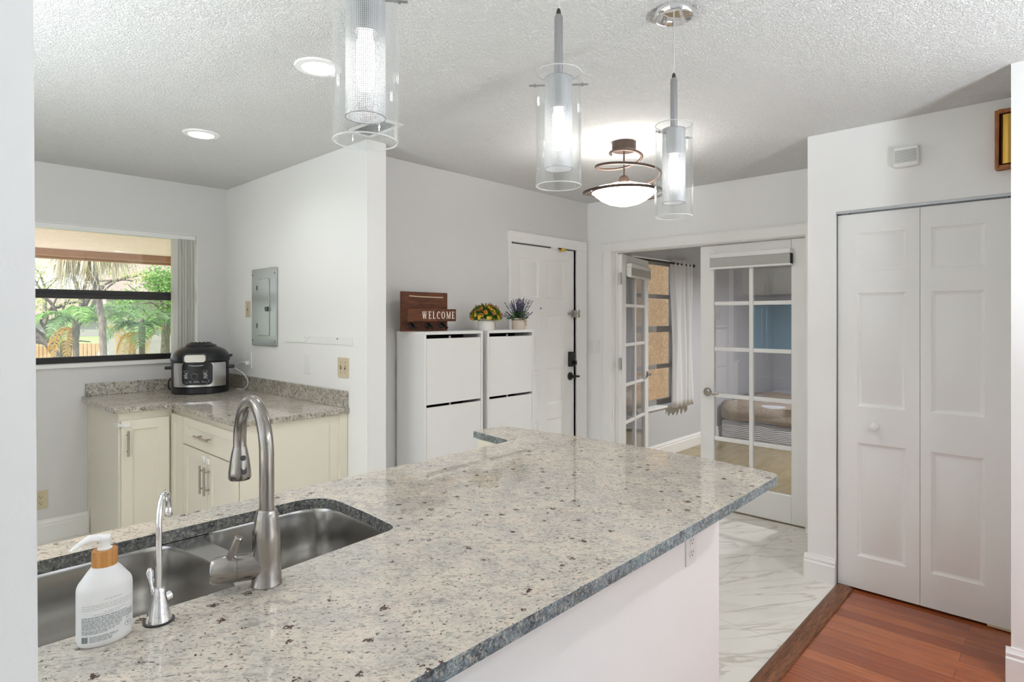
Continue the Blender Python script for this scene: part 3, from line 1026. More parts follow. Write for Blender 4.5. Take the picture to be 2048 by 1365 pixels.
def slab(outline, holes, z0, z1, m_side=1):
    bm = bmesh.new()
    loops = [outline] + holes
    edges = []
    tops = []
    for lp in loops:
        vv = [bm.verts.new((x, y, z1)) for x, y in lp]
        tops.append(vv)
        edges += [bm.edges.new((vv[i], vv[(i + 1) % len(vv)])) for i in range(len(vv))]
    bmesh.ops.triangle_fill(bm, use_beauty=True, use_dissolve=False, edges=edges)
    mb = MB()
    idx = {v: i for i, v in enumerate(bm.verts)}
    vs = [v.co.copy() for v in bm.verts]
    fs = [tuple(idx[v] for v in f.verts) for f in bm.faces]
    bm.free()
    mb.add(vs, fs, 0)
    mb.add([(x, y, z0) for x, y, z in vs], [tuple(reversed(f)) for f in fs], 0)
    for lp in loops:
        n = len(lp)
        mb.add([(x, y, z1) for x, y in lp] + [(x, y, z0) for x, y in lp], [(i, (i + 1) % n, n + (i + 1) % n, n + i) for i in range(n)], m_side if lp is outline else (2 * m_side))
    return mb


t = thing('granite_countertop', 'long speckled granite peninsula counter with the sink cut into it', 'countertop', (1.2, 1.3, CB), 0, None)
part('worktop', slab(outer, [hole], CB, CT), [GRANITE, GRANITE_EDGE_SHADED, GRANITE_CUT_SHADED], t, bevel=0.0035, label='polished cream and grey granite slab with burgundy flecks')

# undermount sink: two basins sharing one flange
STEEL = NT('brushed_sink_steel', rough=0.19, metal=1.0)
STEEL.b.inputs['Base Color'].default_value = S(200, 198, 195)
STEEL.b.inputs['Anisotropic'].default_value = 0.5
STEEL = STEEL.m
t = thing('kitchen_sink', 'stainless double basin sink set under the granite', 'sink', (0.51, 1.42, 0.66))
zr = CB - 0.001


def basin(poly, depth):
    mb = MB()
    cx = sum(p[0] for p in poly) / len(poly); cy = sum(p[1] for p in poly) / len(poly)
    n = len(poly)
    layers = [(1.0, 0.0), (0.985, -0.012), (0.965, -depth * 0.6), (0.945, -depth + 0.03), (0.90, -depth + 0.008), (0.80, -depth), (0.12, -depth - 0.006)]
    for s, z in layers:
        mb.v += [(cx + (x - cx) * s, cy + (y - cy) * s, zr + z) for x, y in poly]
    for k in range(len(layers) - 1):
        for i in range(n):
            mb.f.append([k * n + i, k * n + (i + 1) % n, (k + 1) * n + (i + 1) % n, (k + 1) * n + i]); mb.mi.append(0)
    mb.f.append(list(range((len(layers) - 1) * n, len(layers) * n))); mb.mi.append(0)
    return mb, (cx, cy)


b_l = round_poly([(0.078, 1.200), (0.50, 1.190), (0.532, 1.40), (0.492, 1.648), (0.078, 1.640)], [0.08, 0.06, 0.10, 0.09, 0.08], 8)
b_r = round_poly([(0.552, 1.193), (0.905, 1.222), (0.918, 1.40), (0.922, 1.640), (0.556, 1.650), (0.588, 1.42)], [0.06, 0.06, 0.03, 0.11, 0.09, 0.10], 8)
flange_outer = [(0.03, 1.150), (0.99, 1.150), (1.00, 1.70), (0.03, 1.70)]
part('flange', slab(flange_outer, [b_l, b_r], zr - 0.002, zr, 0), STEEL, t)
for nm, poly, dp in (('basin', b_l, 0.205), ('basin', b_r, 0.20)):
    mb, c = basin(poly, dp)
    bo = part(nm, mb, STEEL, t, label='left basin' if poly is b_l else 'right basin', angle=50)
    part('drain', MB().lathe([(0.055, 0.001), (0.052, 0.004), (0.040, 0.002), (0.038, -0.001), (0.001, -0.003)], 28, (c[0], c[1], zr - dp - 0.005)), CHROME, bo)

# kitchen faucet
fx, fy = 0.530, 1.163
t = thing('kitchen_faucet', 'brushed steel pull-down faucet with a tall gooseneck', 'faucet', (fx, fy, CT))
ang = radians(82)
dx, dy = cos(ang), sin(ang)
mb = MB().lathe([(0.0288, 0), (0.0288, 0.004), (0.0275, 0.006), (0.0272, 0.055), (0.0275, 0.085), (0.0262, 0.105), (0.0225, 0.130), (0.0190, 0.146), (0.0182, 0.147), (0.0165, 0.149), (0.0001, 0.149)], 36)
body = obj('faucet_body', mb, FAUCET_STEEL, t)
R_, zc = 0.098, 0.252
path = [Vector((0, 0, z)) for z in (0.146, 0.19, 0.225)] + [Vector((dx * (R_ - R_ * cos(a)), dy * (R_ - R_ * cos(a)), zc + R_ * sin(a))) for a in [pi * k / 20 for k in range(0, 21)]]
path.append(path[-1] + Vector((0, 0, -0.012)))
obj('spout', MB().tube(path, 0.0139, 20), FAUCET_STEEL, t, angle=60)
hx, hy = dx * 2 * R_, dy * 2 * R_
mb = MB().lathe([(0.0001, 0.0), (0.0215, 0.0), (0.0238, 0.004), (0.0234, 0.018), (0.0205, 0.042), (0.0168, 0.062), (0.0150, 0.070), (0.0142, 0.074), (0.0001, 0.074)], 32, (hx, hy, zc - 0.086))
head = obj('spray_head', mb, FAUCET_STEEL, t)
vd = Vector((-hx - fx, -hy - fy, 0)).normalized()
vd = (Matrix.Rotation(radians(22), 3, 'Z') @ vd)
sd = Vector((-vd.y, vd.x, 0))
for zb, h2, wd, rr in ((zc - 0.036, 0.0115, 0.0125, 0.0058), (zc - 0.060, 0.024, 0.0125, 0.0058)):
    c = Vector((hx, hy, zb)) + vd * (0.0195 if zb > zc - 0.05 else 0.0222)
    up = Vector((0, 0, 1)) + vd * -0.22
    mb = MB().rrect_plate(lambda u, v, d: c + sd * u + up * v - vd * d, wd, h2, rr - 0.0002, 0.006)
    obj('spray_button', mb, PLASTIC_K, head, bevel=0.0006)
# side hub and lever
ha = radians(156)
hd_ = Vector((cos(ha), sin(ha), 0.0))
c0 = Vector((0, 0, 0.040))
hub = MB().lathe([(0.0001, 0.010), (0.0255, 0.010), (0.0255, 0.052), (0.0248, 0.0525), (0.0248, 0.0545), (0.0258, 0.055), (0.0262, 0.058), (0.0250, 0.090), (0.0232, 0.0975), (0.0215, 0.0995), (0.0001, 0.0985)], 32, tuple(c0), axis=hd_)
ho = obj('handle_hub', hub, FAUCET_STEEL, t)
lv0 = c0 + hd_ * 0.078 + Vector((0, 0, 0.014)) + Vector((0.005, -0.008, 0))
lvd = Vector((0.22, -0.30, 0.78)).normalized()
obj('lever', MB().tube([lv0, lv0 + lvd * 0.014, lv0 + lvd * 0.050, lv0 + lvd * 0.056, lv0 + lvd * 0.058], [0.0070, 0.0068, 0.0088, 0.0084, 0.0060], 18), FAUCET_STEEL, ho)
obj('temperature_dot', MB().lathe([(0.0042, 0), (0.0042, 0.0012), (0.0001, 0.0014)], 16, tuple(c0 + hd_ * 0.066 + Vector((0.0095, -0.0215, 0.0105))), axis=Vector((0.38, -0.80, 0.42))), mat('red_blue_dot', S(120, 44, 66), 0.3), ho)

# drinking water tap
tx, ty = 0.337, 1.157
t = thing('water_tap', 'slim chrome drinking water tap between the soap bottle and the faucet', 'faucet', (tx, ty, CT))
obj('rubber_ring', MB().lathe([(0.0245, 0), (0.0245, 0.002), (0.018, 0.003), (0.0001, 0.003)], 28), PLASTIC_K, t)
obj('tap_base', MB().lathe([(0.0205, 0.002), (0.0200, 0.006), (0.0150, 0.028), (0.0112, 0.046), (0.0108, 0.053), (0.0095, 0.056), (0.0062, 0.0565), (0.0001, 0.0565)], 28), CHROME, t)
ta = radians(63)
tdx, tdy = cos(ta), sin(ta)
rr = 0.042
path = [Vector((0, 0, z)) for z in (0.054, 0.10, 0.15)] + [Vector((tdx * (rr - rr * cos(a)), tdy * (rr - rr * cos(a)), 0.168 + rr * sin(a))) for a in [pi * k / 16 for k in range(17)]]
obj('spout', MB().tube(path, 0.0049, 14), CHROME, t, angle=60)
e = path[-1]
obj('spout_tip', MB().lathe([(0.0058, 0), (0.0064, 0.002), (0.0064, 0.012), (0.0055, 0.014)], 16, tuple(e + Vector((0, 0, -0.010)))), CHROME, t)
mb = MB().tube([Vector((-0.006, 0.010, 0.044)), Vector((-0.008, 0.012, 0.062)), Vector((-0.010, 0.014, 0.084)), Vector((-0.0105, 0.0145, 0.090))], [0.005, 0.0045, 0.0062, 0.003], 10)
obj('tap_lever', mb, CHROME, t)
mb = MB().lathe([(0.007, 0), (0.007, 0.012), (0.0001, 0.014)], 16, (0.009, 0.004, 0.035), axis=(1, 0.3, 0.2))
obj('side_cap', mb, CHROME, t)

# soap bottle
t = thing('soap_bottle', 'white pump soap bottle with bamboo collar beside the sink', 'bottle', (0.2575, 1.157, CT))
t.scale = (1, 1, 0.92)
BOT = mat('white_bottle', S(226, 226, 226), 0.42)
aB, bB = 0.0390, 0.0270
sect = [(0.84, 0.0), (0.945, 0.003), (1.0, 0.012), (1.0, 0.094), (0.985, 0.100), (0.93, 0.106), (0.62, 0.124), (0.50, 0.130), (0.47, 0.133), (0.0005, 0.134)]
mb = MB()
n = 56
for s, z in sect:
    # the neck grows rounder than the body
    kx, ky = aB * s, bB * (s if z < 0.10 else 0.62 + (s - 0.47) * (1 - 0.62) / (0.985 - 0.47))
    if z == 0.134 and s < 0.01:
        kx = ky = 0.0005
    mb.v += [(kx * math.copysign(abs(cos(2 * pi * j / n)) ** 0.9, cos(2 * pi * j / n)), ky * math.copysign(abs(sin(2 * pi * j / n)) ** 0.9, sin(2 * pi * j / n)), z) for j in range(n)]
for k in range(len(sect) - 1):
    for j in range(n):
        mb.f.append([k * n + j, k * n + (j + 1) % n, (k + 1) * n + (j + 1) % n, (k + 1) * n + j]); mb.mi.append(0)
mb.f.append(list(range(n))[::-1]); mb.mi.append(0)
obj('bottle_body', mb, BOT, t, angle=45)
obj('bamboo_collar', MB().lathe([(0.0001, 0.131), (1.0, 0.131), (1.0, 0.1595), (0.94, 0.161), (0.42, 0.161), (0.0001, 0.161)], 44, sx=0.0182, sy=0.0168), BAMBOO, t, label='bamboo collar')
pm = MB().lathe([(0.0001, 0.160), (0.0105, 0.160), (0.0105, 0.163), (0.0080, 0.164), (0.0078, 0.176), (0.0092, 0.178), (0.0094, 0.1835), (0.0075, 0.1855), (0.0001, 0.186)], 28)
nd = Vector((-0.94, 0.10, 0))
pm.tube([nd * 0.004 + Vector((0, 0, 0.181)), nd * 0.022 + Vector((0, 0, 0.1835)), nd * 0.032 + Vector((0, 0, 0.1785)), nd * 0.043 + Vector((0, 0, 0.1705)), nd * 0.046 + Vector((0, 0, 0.168))], [0.0070, 0.0062, 0.0048, 0.0042, 0.0040], 14)
obj('pump', pm, PLASTIC_W, t, angle=50)
INK, INKL = mat('grey_ink', S(112, 122, 126), 0.6), mat('pale_grey_ink', S(186, 188, 184), 0.6)


def bottle_pt(s, z, off=0.0004):
    """s = -1..1 across the label face"""
    a = -pi / 2 + s * pi / 2
    ca, sa_ = cos(a), sin(a)
    return Vector(((aB + off) * math.copysign(abs(ca) ** 0.9, ca), (bB + off) * math.copysign(abs(sa_) ** 0.9, sa_), z))


def label_row(mb, s0, s1, z, h, m, rnd, words=True):
    s = s0
    while s < s1:
        l = min(rnd.uniform(0.04, 0.13), s1 - s) if words else s1 - s
        k = max(1, int(l / 0.05))
        for i in range(k):
            a, b = s + l * i / k, s + l * (i + 1) / k
            mb.add([bottle_pt(a, z), bottle_pt(b, z), bottle_pt(b, z + h), bottle_pt(a, z + h)], [(0, 1, 2, 3)], m)
        s += l + 0.018


rnd = random.Random(4)
lb = MB()
label_row(lb, -0.08, 0.30, 0.0815, 0.0013, 1, rnd)
for z, s0, s1 in ((0.074, -0.66, 0.66), (0.0705, -0.66, 0.66), (0.067, -0.66, 0.62), (0.0605, -0.1, 0.40), (0.0575, -0.34, 0.22)):
    label_row(lb, s0, s1, z, 0.0010, 1, rnd)
label_row(lb, -0.66, 0.42, 0.0535, 0.0013, 0, rnd)
for k in range(8):
    label_row(lb, -0.66, 0.66 if k < 5 else 0.28, 0.0508 - k * 0.00235, 0.0010, 0, rnd)
for k in range(3):
    label_row(lb, -0.66, 0.22 - 0.12 * k, 0.0312 - k * 0.0024, 0.0010, 0, rnd)
for k in range(5):
    label_row(lb, -0.42, 0.18 if k < 2 else 0.05, 0.0205 - k * 0.0021, 0.0009, 0, rnd)
for s, ww in ((-0.66, 0.02), (-0.635, 0.012), (-0.618, 0.03), (-0.58, 0.012), (-0.562, 0.022), (-0.53, 0.035), (-0.49, 0.014)):
    lb.add([bottle_pt(s, 0.0118), bottle_pt(s + ww, 0.0118), bottle_pt(s + ww, 0.0222), bottle_pt(s, 0.0222)], [(0, 1, 2, 3)], 0)
for cs, cz, r_, m_ in ((0.47, 0.0275, 0.0048, 0), (0.46, 0.0385, 0.0028, 1)):
    for k in range(28):
        a0, a1 = 2 * pi * k / 28, 2 * pi * (k + 1) / 28
        q = [bottle_pt(cs + r * cos(a) / 0.042, cz + r * sin(a)) for a, r in ((a0, r_), (a1, r_), (a1, r_ - 0.0005 - 0.0008 * m_), (a0, r_ - 0.0005 - 0.0008 * m_))]
        lb.add(q, [(0, 1, 2, 3)], m_)
lb.add([bottle_pt(0.45, 0.0262), bottle_pt(0.475, 0.0262), bottle_pt(0.50, 0.0292), bottle_pt(0.445, 0.0290)], [(0, 1, 2, 3)], 0)
obj('printed_label', lb, [INK, INKL], t, smooth=False, label='rows of fine grey print')

# base units of the peninsula (kitchen side)
t = thing('base_cabinet', 'cream base cabinet under the far corner of the peninsula counter', 'cabinet', (1.98, 1.5, 0))
part('carcass', MB().box(1.885, 2.078, 1.042, 1.985, 0.0, 0.8835), CREAM, t, bevel=0.002)
part('door_panel', MB().box(1.879, 1.885, 1.772, 1.975, 0.11, 0.868), CREAM, t, bevel=0.001)
t = thing('base_cabinet', 'cream base cabinet below the sink side of the peninsula', 'cabinet', (0.9, 1.4, 0))
w = MB(); w.box(1.005, 1.884, 1.042, 1.70, 0.1, 0.8835); w.box(-0.6, 0.02, 1.042, 1.70, 0.1, 0.8835); w.box(0.02, 1.005, 1.042, 1.70, 0.1, 0.55); w.box(0.02, 1.005, 1.706, 1.712, 0.55, 0.878)
part('carcass', w, CREAM, t)
part('toe_kick', MB().box(-0.6, 1.884, 1.042, 1.64, 0.0, 0.1), PLASTIC_K, t)


def plate(name, label, cat, c, nrm, w, h, mats, kind, group=None, gangs=1):
    """wall plate centred at c facing nrm (axis aligned); kind = outlet, toggle, rocker, blank"""
    nrm = Vector(nrm)
    right = Vector((-nrm.y, nrm.x, 0))
    t = thing(name, label, cat, c, 0, group)
    fn = lambda u, v, d: right * u + Vector((0, 0, 1)) * v + nrm * (0.006 - d)
    obj('cover_plate', MB().rrect_plate(fn, w, h, 0.005, 0.006), mats, t, bevel=0.0016)
    fn2 = lambda u, v, d: right * u + Vector((0, 0, 1)) * v + nrm * (0.0085 - d)
    for g in range(gangs):
        ox = (g - (gangs - 1) / 2) * 0.046
        if kind == 'outlet':
            for oz in (-0.0195, 0.0195):
                r = obj('receptacle', MB().rrect_plate(lambda u, v, d: fn2(u + ox, v + oz, d), 0.030, 0.028, 0.011, 0.005), mats, t, bevel=0.0008)
                s = MB()
                for u in (-0.0065, 0.0065):
                    q = fn2(ox + u, oz + 0.004, 0)
                    s.obox(q, right * 0.0011, Vector((0, 0, 0.0042)), nrm * 0.0003)
                s.obox(fn2(ox, oz - 0.007, 0), right * 0.0022, Vector((0, 0, 0.0024)), nrm * 0.0003)
                obj('slot', s, BLACK_GAP, r)
        elif kind == 'toggle':
            obj('slot', MB().obox(fn2(ox, 0, 0.0024), right * 0.0052, Vector((0, 0, 0.012)), nrm * 0.0004), RUBBER, t)
            obj('toggle', MB().obox(fn2(ox, 0.006, -0.004), right * 0.0035, Vector((0, 0, 0.0045)) + nrm * 0.004, nrm * 0.006), mats, t, bevel=0.001)
        elif kind == 'rocker':
            obj('rocker', MB().rrect_plate(lambda u, v, d: fn2(u + ox, v, d + (v * 0.03)), 0.033, 0.066, 0.002, 0.005), mats, t, bevel=0.0008)
        for oz in (0.030 if kind == 'toggle' else 0.042, -0.030 if kind == 'toggle' else -0.042):
            if kind == 'rocker':
                oz *= 1.13
            obj('screw', MB().lathe([(0.003, 0), (0.0026, 0.0012), (0.0001, 0.0014)], 12, tuple(fn2(ox, oz, 0.003)), axis=nrm), RUBBER if kind == 'toggle' else mats, t)
    return t


plate('wall_outlet', 'white outlet on the half wall under the peninsula counter edge', 'outlet', (1.855, 0.93, 0.680), (0, -1, 0), 0.072, 0.116, PLASTIC_W, 'outlet')

# ================================================================== CORNER CABINETS
Lp = round_poly([(0.945, YN), (0.945, 4.062), (1.246, 4.052), (1.252, 3.072), (XP, 3.072), (XP, YN)], [0, 0.035, 0.07, 0.025, 0, 0], 8)
t = thing('granite_countertop', 'L-shaped granite counter in the corner under the window', 'countertop', (1.5, 4.3, CB))
part('worktop', slab(Lp, [], CB, CT), [GRANITE, GRANITE_SPLASH], t, bevel=0.003)
part('backsplash', MB().box(0.965, XP - 0.021, YN - 0.02, YN, CT, 0.998), GRANITE_SPLASH, t, bevel=0.002)
part('backsplash', MB().box(XP - 0.02, XP, 3.082, YN, CT, 1.014), GRANITE_SPLASH, t, bevel=0.002)

SHAKER = [(0, 0), (0.002, 0.007)]


def pull(parent, p0, p1, nrm, r=0.0058, post=0.030, mw=False):
    p0, p1, nrm = Vector(p0), Vector(p1), Vector(nrm)
    d = (p1 - p0).normalized()
    mb = MB().tube([p0 + nrm * post, p1 + nrm * post], r, 12)
    for s in (0.18, 0.82):
        q = p0.lerp(p1, s)
        mb.tube([q, q + nrm * post], r * 0.8, 10)
    return part('handle', mb, NICKEL, parent)


CLEAR_LOCK = mat('translucent_latch', S(232, 230, 226), 0.25, spec=0.6)
t = thing('base_cabinet', 'cream corner cabinet with one tall handled door below the kitchen window', 'cabinet', (1.1, 4.4, 0))
F1 = 4.092
w = MB(); w.box(0.985, 1.268, F1 + 0.002, YN - 0.002, 0.09, 0.8838); w.box(0.988, 1.268, F1 + 0.06, YN - 0.002, 0.0, 0.09)
w.box(0.979, 0.985, F1 + 0.002, F1 + 0.022, 0.0, 0.8838); w.box(0.979, 0.985, YN - 0.03, YN - 0.002, 0.0, 0.8838)
part('carcass', w, CREAM, t, bevel=0.0015)
fn = lambda u, v, d: (0.990 + u, F1 - 0.018 + d, 0.115 + v)
dr = part('door', MB().panelled(fn, 0.254, 0.718, 0.018, [(0.058, 0.196, 0.058, 0.660)], SHAKER), CREAM, t, bevel=0.0008)
pull(dr, (1.018, F1 - 0.018, 0.775), (1.018, F1 - 0.018, 0.625), (0, -1, 0))
mb = MB().box(0.995, 1.035, F1 - 0.026, F1 - 0.018, 0.795, 0.823); mb.box(0.972, 0.998, F1 - 0.024, F1 - 0.0185, 0.800, 0.818); mb.box(0.970, 0.979, F1 - 0.020, F1 + 0.05, 0.796, 0.822)
part('child_lock', mb, CLEAR_LOCK, dr, bevel=0.003, label='translucent child safety latch')

t = thing('base_cabinet', 'cream corner cabinet with a drawer above paired doors, beside the panel wall', 'cabinet', (1.6, 3.6, 0))
F2 = 1.272
w = MB(); w.box(F2 + 0.002, XP - 0.002, 3.100, YN - 0.003, 0.09, 0.8838); w.box(F2 + 0.06, XP - 0.002, 3.10, YN - 0.003, 0, 0.09)
w.box(F2, F2 + 0.5, 3.094, 3.100, 0.0, 0.8838); w.box(XP - 0.055, XP - 0.002, 3.088, 3.100, 0.0, 0.8838)
part('carcass', w, CREAM, t, bevel=0.0015)
def front2(y_hi, y_lo, z0, z1, st):
    """panel front on the X = F2 plane, u runs toward -Y"""
    fn = lambda u, v, d: (F2 - 0.018 + d, y_hi - u, z0 + v)
    wd, h = y_hi - y_lo, z1 - z0
    return MB().panelled(fn, wd, h, 0.018, [(st, wd - st, st, h - st)], SHAKER)
part('filler_door', front2(4.072, 3.868, 0.115, 0.852, 0.052), CREAM, t, bevel=0.0008)
dr = part('drawer', front2(3.860, 3.104, 0.698, 0.852, 0.046), CREAM, t, bevel=0.0008)
pull(dr, (F2 - 0.018, 3.605, 0.775), (F2 - 0.018, 3.405, 0.775), (-1, 0, 0))
d1 = part('door', front2(3.860, 3.484, 0.115, 0.690, 0.058), CREAM, t, bevel=0.0008)
d2 = part('door', front2(3.480, 3.104, 0.115, 0.690, 0.058), CREAM, t, bevel=0.0008)
for dd, y in ((d1, 3.512), (d2, 3.452)):
    pull(dd, (F2 - 0.018, y, 0.625), (F2 - 0.018, y, 0.470), (-1, 0, 0))
    part('child_lock', MB().box(F2 - 0.032, F2 - 0.018, y - 0.017, y + 0.017, 0.640, 0.672), CLEAR_LOCK, dd, bevel=0.004, label='translucent child safety latch')

# ------------------------------------------------------------------ multicooker
t = thing('pressure_cooker', 'black and steel electric multicooker in the counter corner', 'cooker', (1.590, 4.540, CT), radians(-26))
SE = 2.35
R0 = 0.183
obj('cooker_base', MB().lathe([(0.0001, 0), (0.178, 0.0), (0.184, 0.006), (0.184, 0.044), (0.178, 0.05), (0.0001, 0.05)], 64, e=SE, sy=0.96), PLASTIC_K, t)
obj('cooker_body', MB().lathe([(0.0001, 0.05), (R0, 0.05), (R0, 0.222), (0.0001, 0.222)], 64, e=SE, sy=0.96), PLASTIC_K, t)


def se_pt(a, r, z):
    ca, sa_ = cos(a), sin(a)
    return Vector((r * math.copysign(abs(ca) ** (2 / SE), ca), 0.96 * r * math.copysign(abs(sa_) ** (2 / SE), sa_), z))


def wrap(r, a0, a1, z0, z1, th=0.004, rad=0.0, n=36):
    """curved plate hugging the body, with rounded corners"""
    mb = MB()
    wid = abs(a1 - a0) * r
    k = 0
    cols = []
    for i in range(n + 1):
        s = i / n
        a = a0 + (a1 - a0) * s
        e = min(s, 1 - s) * wid
        cut = rad - sqrt(max(0, rad * rad - (rad - e) ** 2)) if e < rad else 0
        cols.append((a, z0 + cut, z1 - cut))
    vs = []
    for a, lo, hi in cols:
        vs += [se_pt(a, r, lo), se_pt(a, r, hi), se_pt(a, r + th, lo), se_pt(a, r + th, hi)]
    fs = []
    for i in range(n):
        p, q = 4 * i, 4 * i + 4
        fs += [(p + 2, q + 2, q + 3, p + 3), (p, p + 1, q + 1, q), (p + 1, p + 3, q + 3, q + 1), (p, q, q + 2, p + 2)]
    fs += [(0, 2, 3, 1), (4 * n, 4 * n + 1, 4 * n + 3, 4 * n + 2)]
    return mb.add(vs, fs)


A0 = -pi / 2
obj('steel_band', wrap(R0, A0 - radians(52), A0 + radians(64), 0.052, 0.216, 0.003, 0.006), BAND_STEEL, t, angle=50, label='brushed steel band')
pn = obj('control_panel', wrap(R0 + 0.003, A0 - radians(26), A0 + radians(26), 0.066, 0.222, 0.005, 0.030), PLASTIC_K, t, angle=50, label='glossy black control panel')
rr_ = R0 + 0.0086
dial = MB()
dc = se_pt(A0 - radians(3.5), rr_, 0.128)
dial.lathe([(0.0155, 0), (0.0155, 0.009), (0.0135, 0.011), (0.0001, 0.011)], 28, tuple(dc), axis=(-0.05, -1, 0))
dl = obj('dial', dial, PLASTIC_K, pn)
obj('dial_ring', MB().tube([dc + Vector((0.0185 * cos(a), -0.001, 0.0185 * sin(a))) for a in [2 * pi * k / 32 for k in range(32)]], 0.0016, 8, closed=True), ALU, dl)
mk = MB()
INKW = mat('white_print', S(214, 218, 222), 0.5)
rnd = random.Random(8)
for sgn in (-1, 1):
    for k in range(6):
        a_in = 11.5 if k not in (2, 3) else 12.5
        l = rnd.uniform(5.0, 7.5)
        a0_, a1_ = (A0 + radians(sgn * a_in - 3), A0 + radians(sgn * (a_in + l) - 3))
        z = 0.112 + k * 0.0068
        q = [se_pt(a, rr_, zz) for a, zz in ((a0_, z), (a1_, z), (a1_, z + 0.0026), (a0_, z + 0.0026))]
        mk.add(q, [(0, 1, 2, 3)])
    ring = [se_pt(A0 + radians(sgn * 15 - 3 + 4.2 * cos(a)), rr_, 0.160 + 0.006 * sin(a)) for a in [2 * pi * k / 20 for k in range(20)]]
    mk.tube(ring, 0.0005, 4, closed=True)
fr_ = [(-21, 0.076), (-21, 0.098), (17, 0.100), (18.5, 0.097), (18.5, 0.088), (14, 0.077)]
mk.tube([se_pt(A0 + radians(a), rr_, z) for a, z in fr_], 0.0006, 4, closed=True)
for a in (-12, -9.5, -4, -2, 0, 6):
    q = [se_pt(A0 + radians(a + da), rr_, zz) for da, zz in ((0, 0.0905), (1.3, 0.0905), (1.3, 0.0935), (0, 0.0935))]
    mk.add(q, [(0, 1, 2, 3)])
for a0_, a1_, z in ((-18, -8, 0.083), (-5, 3, 0.084), (6, 13, 0.085)):
    mk.add([se_pt(A0 + radians(a), rr_, zz) for a, zz in ((a0_, z), (a1_, z), (a1_, z + 0.0018), (a0_, z + 0.0018))], [(0, 1, 2, 3)])
obj('panel_print', mk, INKW, pn, smooth=False, label='white printed settings')
mb = MB()
sm = [(A0 + radians(a), 0.203 - 0.006 * cos(radians((a + 2) * 8))) for a in range(-13, 10, 2)]
mb.tube([se_pt(a, rr_, z) for a, z in sm], [0.0008] + [0.0022] * (len(sm) - 2) + [0.0008], 8)
obj('display_bar', mb, INKW, pn)
LIDM = mat('black_lid', S(22, 25, 28), 0.28)
lid = obj('lid', MB().lathe([(0.0001, 0.224), (0.188, 0.224), (0.190, 0.228), (0.189, 0.250), (0.180, 0.274), (0.158, 0.300), (0.122, 0.318), (0.108, 0.322), (0.098, 0.336), (0.080, 0.343), (0.070, 0.350), (0.064, 0.349), (0.058, 0.343), (0.0001, 0.342)], 64, e=2.2, sy=0.97), LIDM, t, angle=28)
mb = MB()
for k in range(14):
    a = 2 * pi * k / 14
    mb.lathe([(0.006, 0), (0.007, 0.004), (0.004, 0.008), (0.0001, 0.008)], 10, (0.060 * cos(a), 0.058 * sin(a), 0.346))
obj('vent_crown', mb, PLASTIC_K, lid)
fn = lambda u, v, d: Vector((u - 0.013, -0.1875 - 0.018 + d * 1.0 + (v + 0.03) * 0.28 + u * u * 2.0, 0.250 + v))
obj('lid_front', MB().rrect_plate(lambda u, v, d: fn(u, v, d + 0.002), 0.152, 0.066, 0.022, 0.035), LIDM, lid, bevel=0.003)
obj('lid_badge', MB().rrect_plate(lambda u, v, d: fn(u, v - 0.002, d - 0.001), 0.132, 0.050, 0.016, 0.006), NICKEL, lid, bevel=0.002, label='brushed steel plate on the lid')
mb = MB(); mb.extrude([Vector((0.165, -0.06, 0.262)), Vector((0.165, 0.03, 0.262)), Vector((0.205, 0.02, 0.268)), Vector((0.205, -0.05, 0.268))], (0, 0, -0.018))
obj('lid_grip', mb, LIDM, lid, bevel=0.004)
for sx in (-1, 1):
    obj('side_handle', MB().rrect_plate(lambda u, v, d: Vector((sx * (0.176 + d), u, 0.178 + v)), 0.085, 0.022, 0.008, 0.044), PLASTIC_K, t, bevel=0.003)
mb = MB().tube([Vector((-0.19, 0.03, 0.10)), Vector((-0.203, 0.02, 0.085)), Vector((-0.206, 0.02, 0.05)), Vector((-0.20, 0.025, 0.025)), Vector((-0.18, 0.03, 0.018))], 0.006, 10)
obj('condensation_cup', mb, PLASTIC_K, t)

# its white cord to the wall
t = thing('power_cord', 'white power cord looping from the multicooker to the wall outlet', 'cord', (1.80, 4.43, CT))
plug = Vector((XP - 0.012, 4.425, 1.110))
mb = MB().tube(smooth([Vector((XP - 0.065, 4.50, CT + 0.006)), Vector((XP - 0.045, 4.435, CT + 0.006)), Vector((XP - 0.034, 4.395, CT + 0.03)), Vector((XP - 0.032, 4.385, CT + 0.07)), Vector((XP - 0.05, 4.42, CT + 0.12)), Vector((XP - 0.075, 4.47, CT + 0.148)), Vector((XP - 0.085, 4.50, CT + 0.165)), Vector((XP - 0.080, 4.50, CT + 0.180)), Vector((XP - 0.065, 4.475, CT + 0.195)), Vector((XP - 0.045, 4.44, CT + 0.203)), plug + Vector((-0.022, 0.006, 0.0))]), 0.0034, 10)
part('cable', mb, PLASTIC_W, t, angle=60)
mb = MB().box(plug.x - 0.024, plug.x + 0.002, plug.y - 0.013, plug.y + 0.013, plug.z - 0.013, plug.z + 0.013)
part('plug', mb, PLASTIC_W, t, bevel=0.004)
plate('wall_outlet', 'white outlet on the panel wall with the cooker cord plugged in', 'outlet', (XP, 4.425, 1.130), (-1, 0, 0), 0.072, 0.118, PLASTIC_W, 'outlet')
plate('wall_switch', 'small beige toggle switch left of the electrical panel', 'switch', (XP, 4.450, 1.505), (-1, 0, 0), 0.074, 0.118, PLASTIC_B, 'toggle')
plate('blank_wall_plate', 'white blank cover plate between the outlet and the double switch', 'wall plate', (XP, 3.568, 1.145), (-1, 0, 0), 0.072, 0.118, PLASTIC_W, 'blank')
plate('wall_switch', 'beige double toggle switch at the right end of the panel wall', 'switch', (XP, 3.135, 1.148), (-1, 0, 0), 0.118, 0.118, PLASTIC_B, 'toggle', gangs=2)
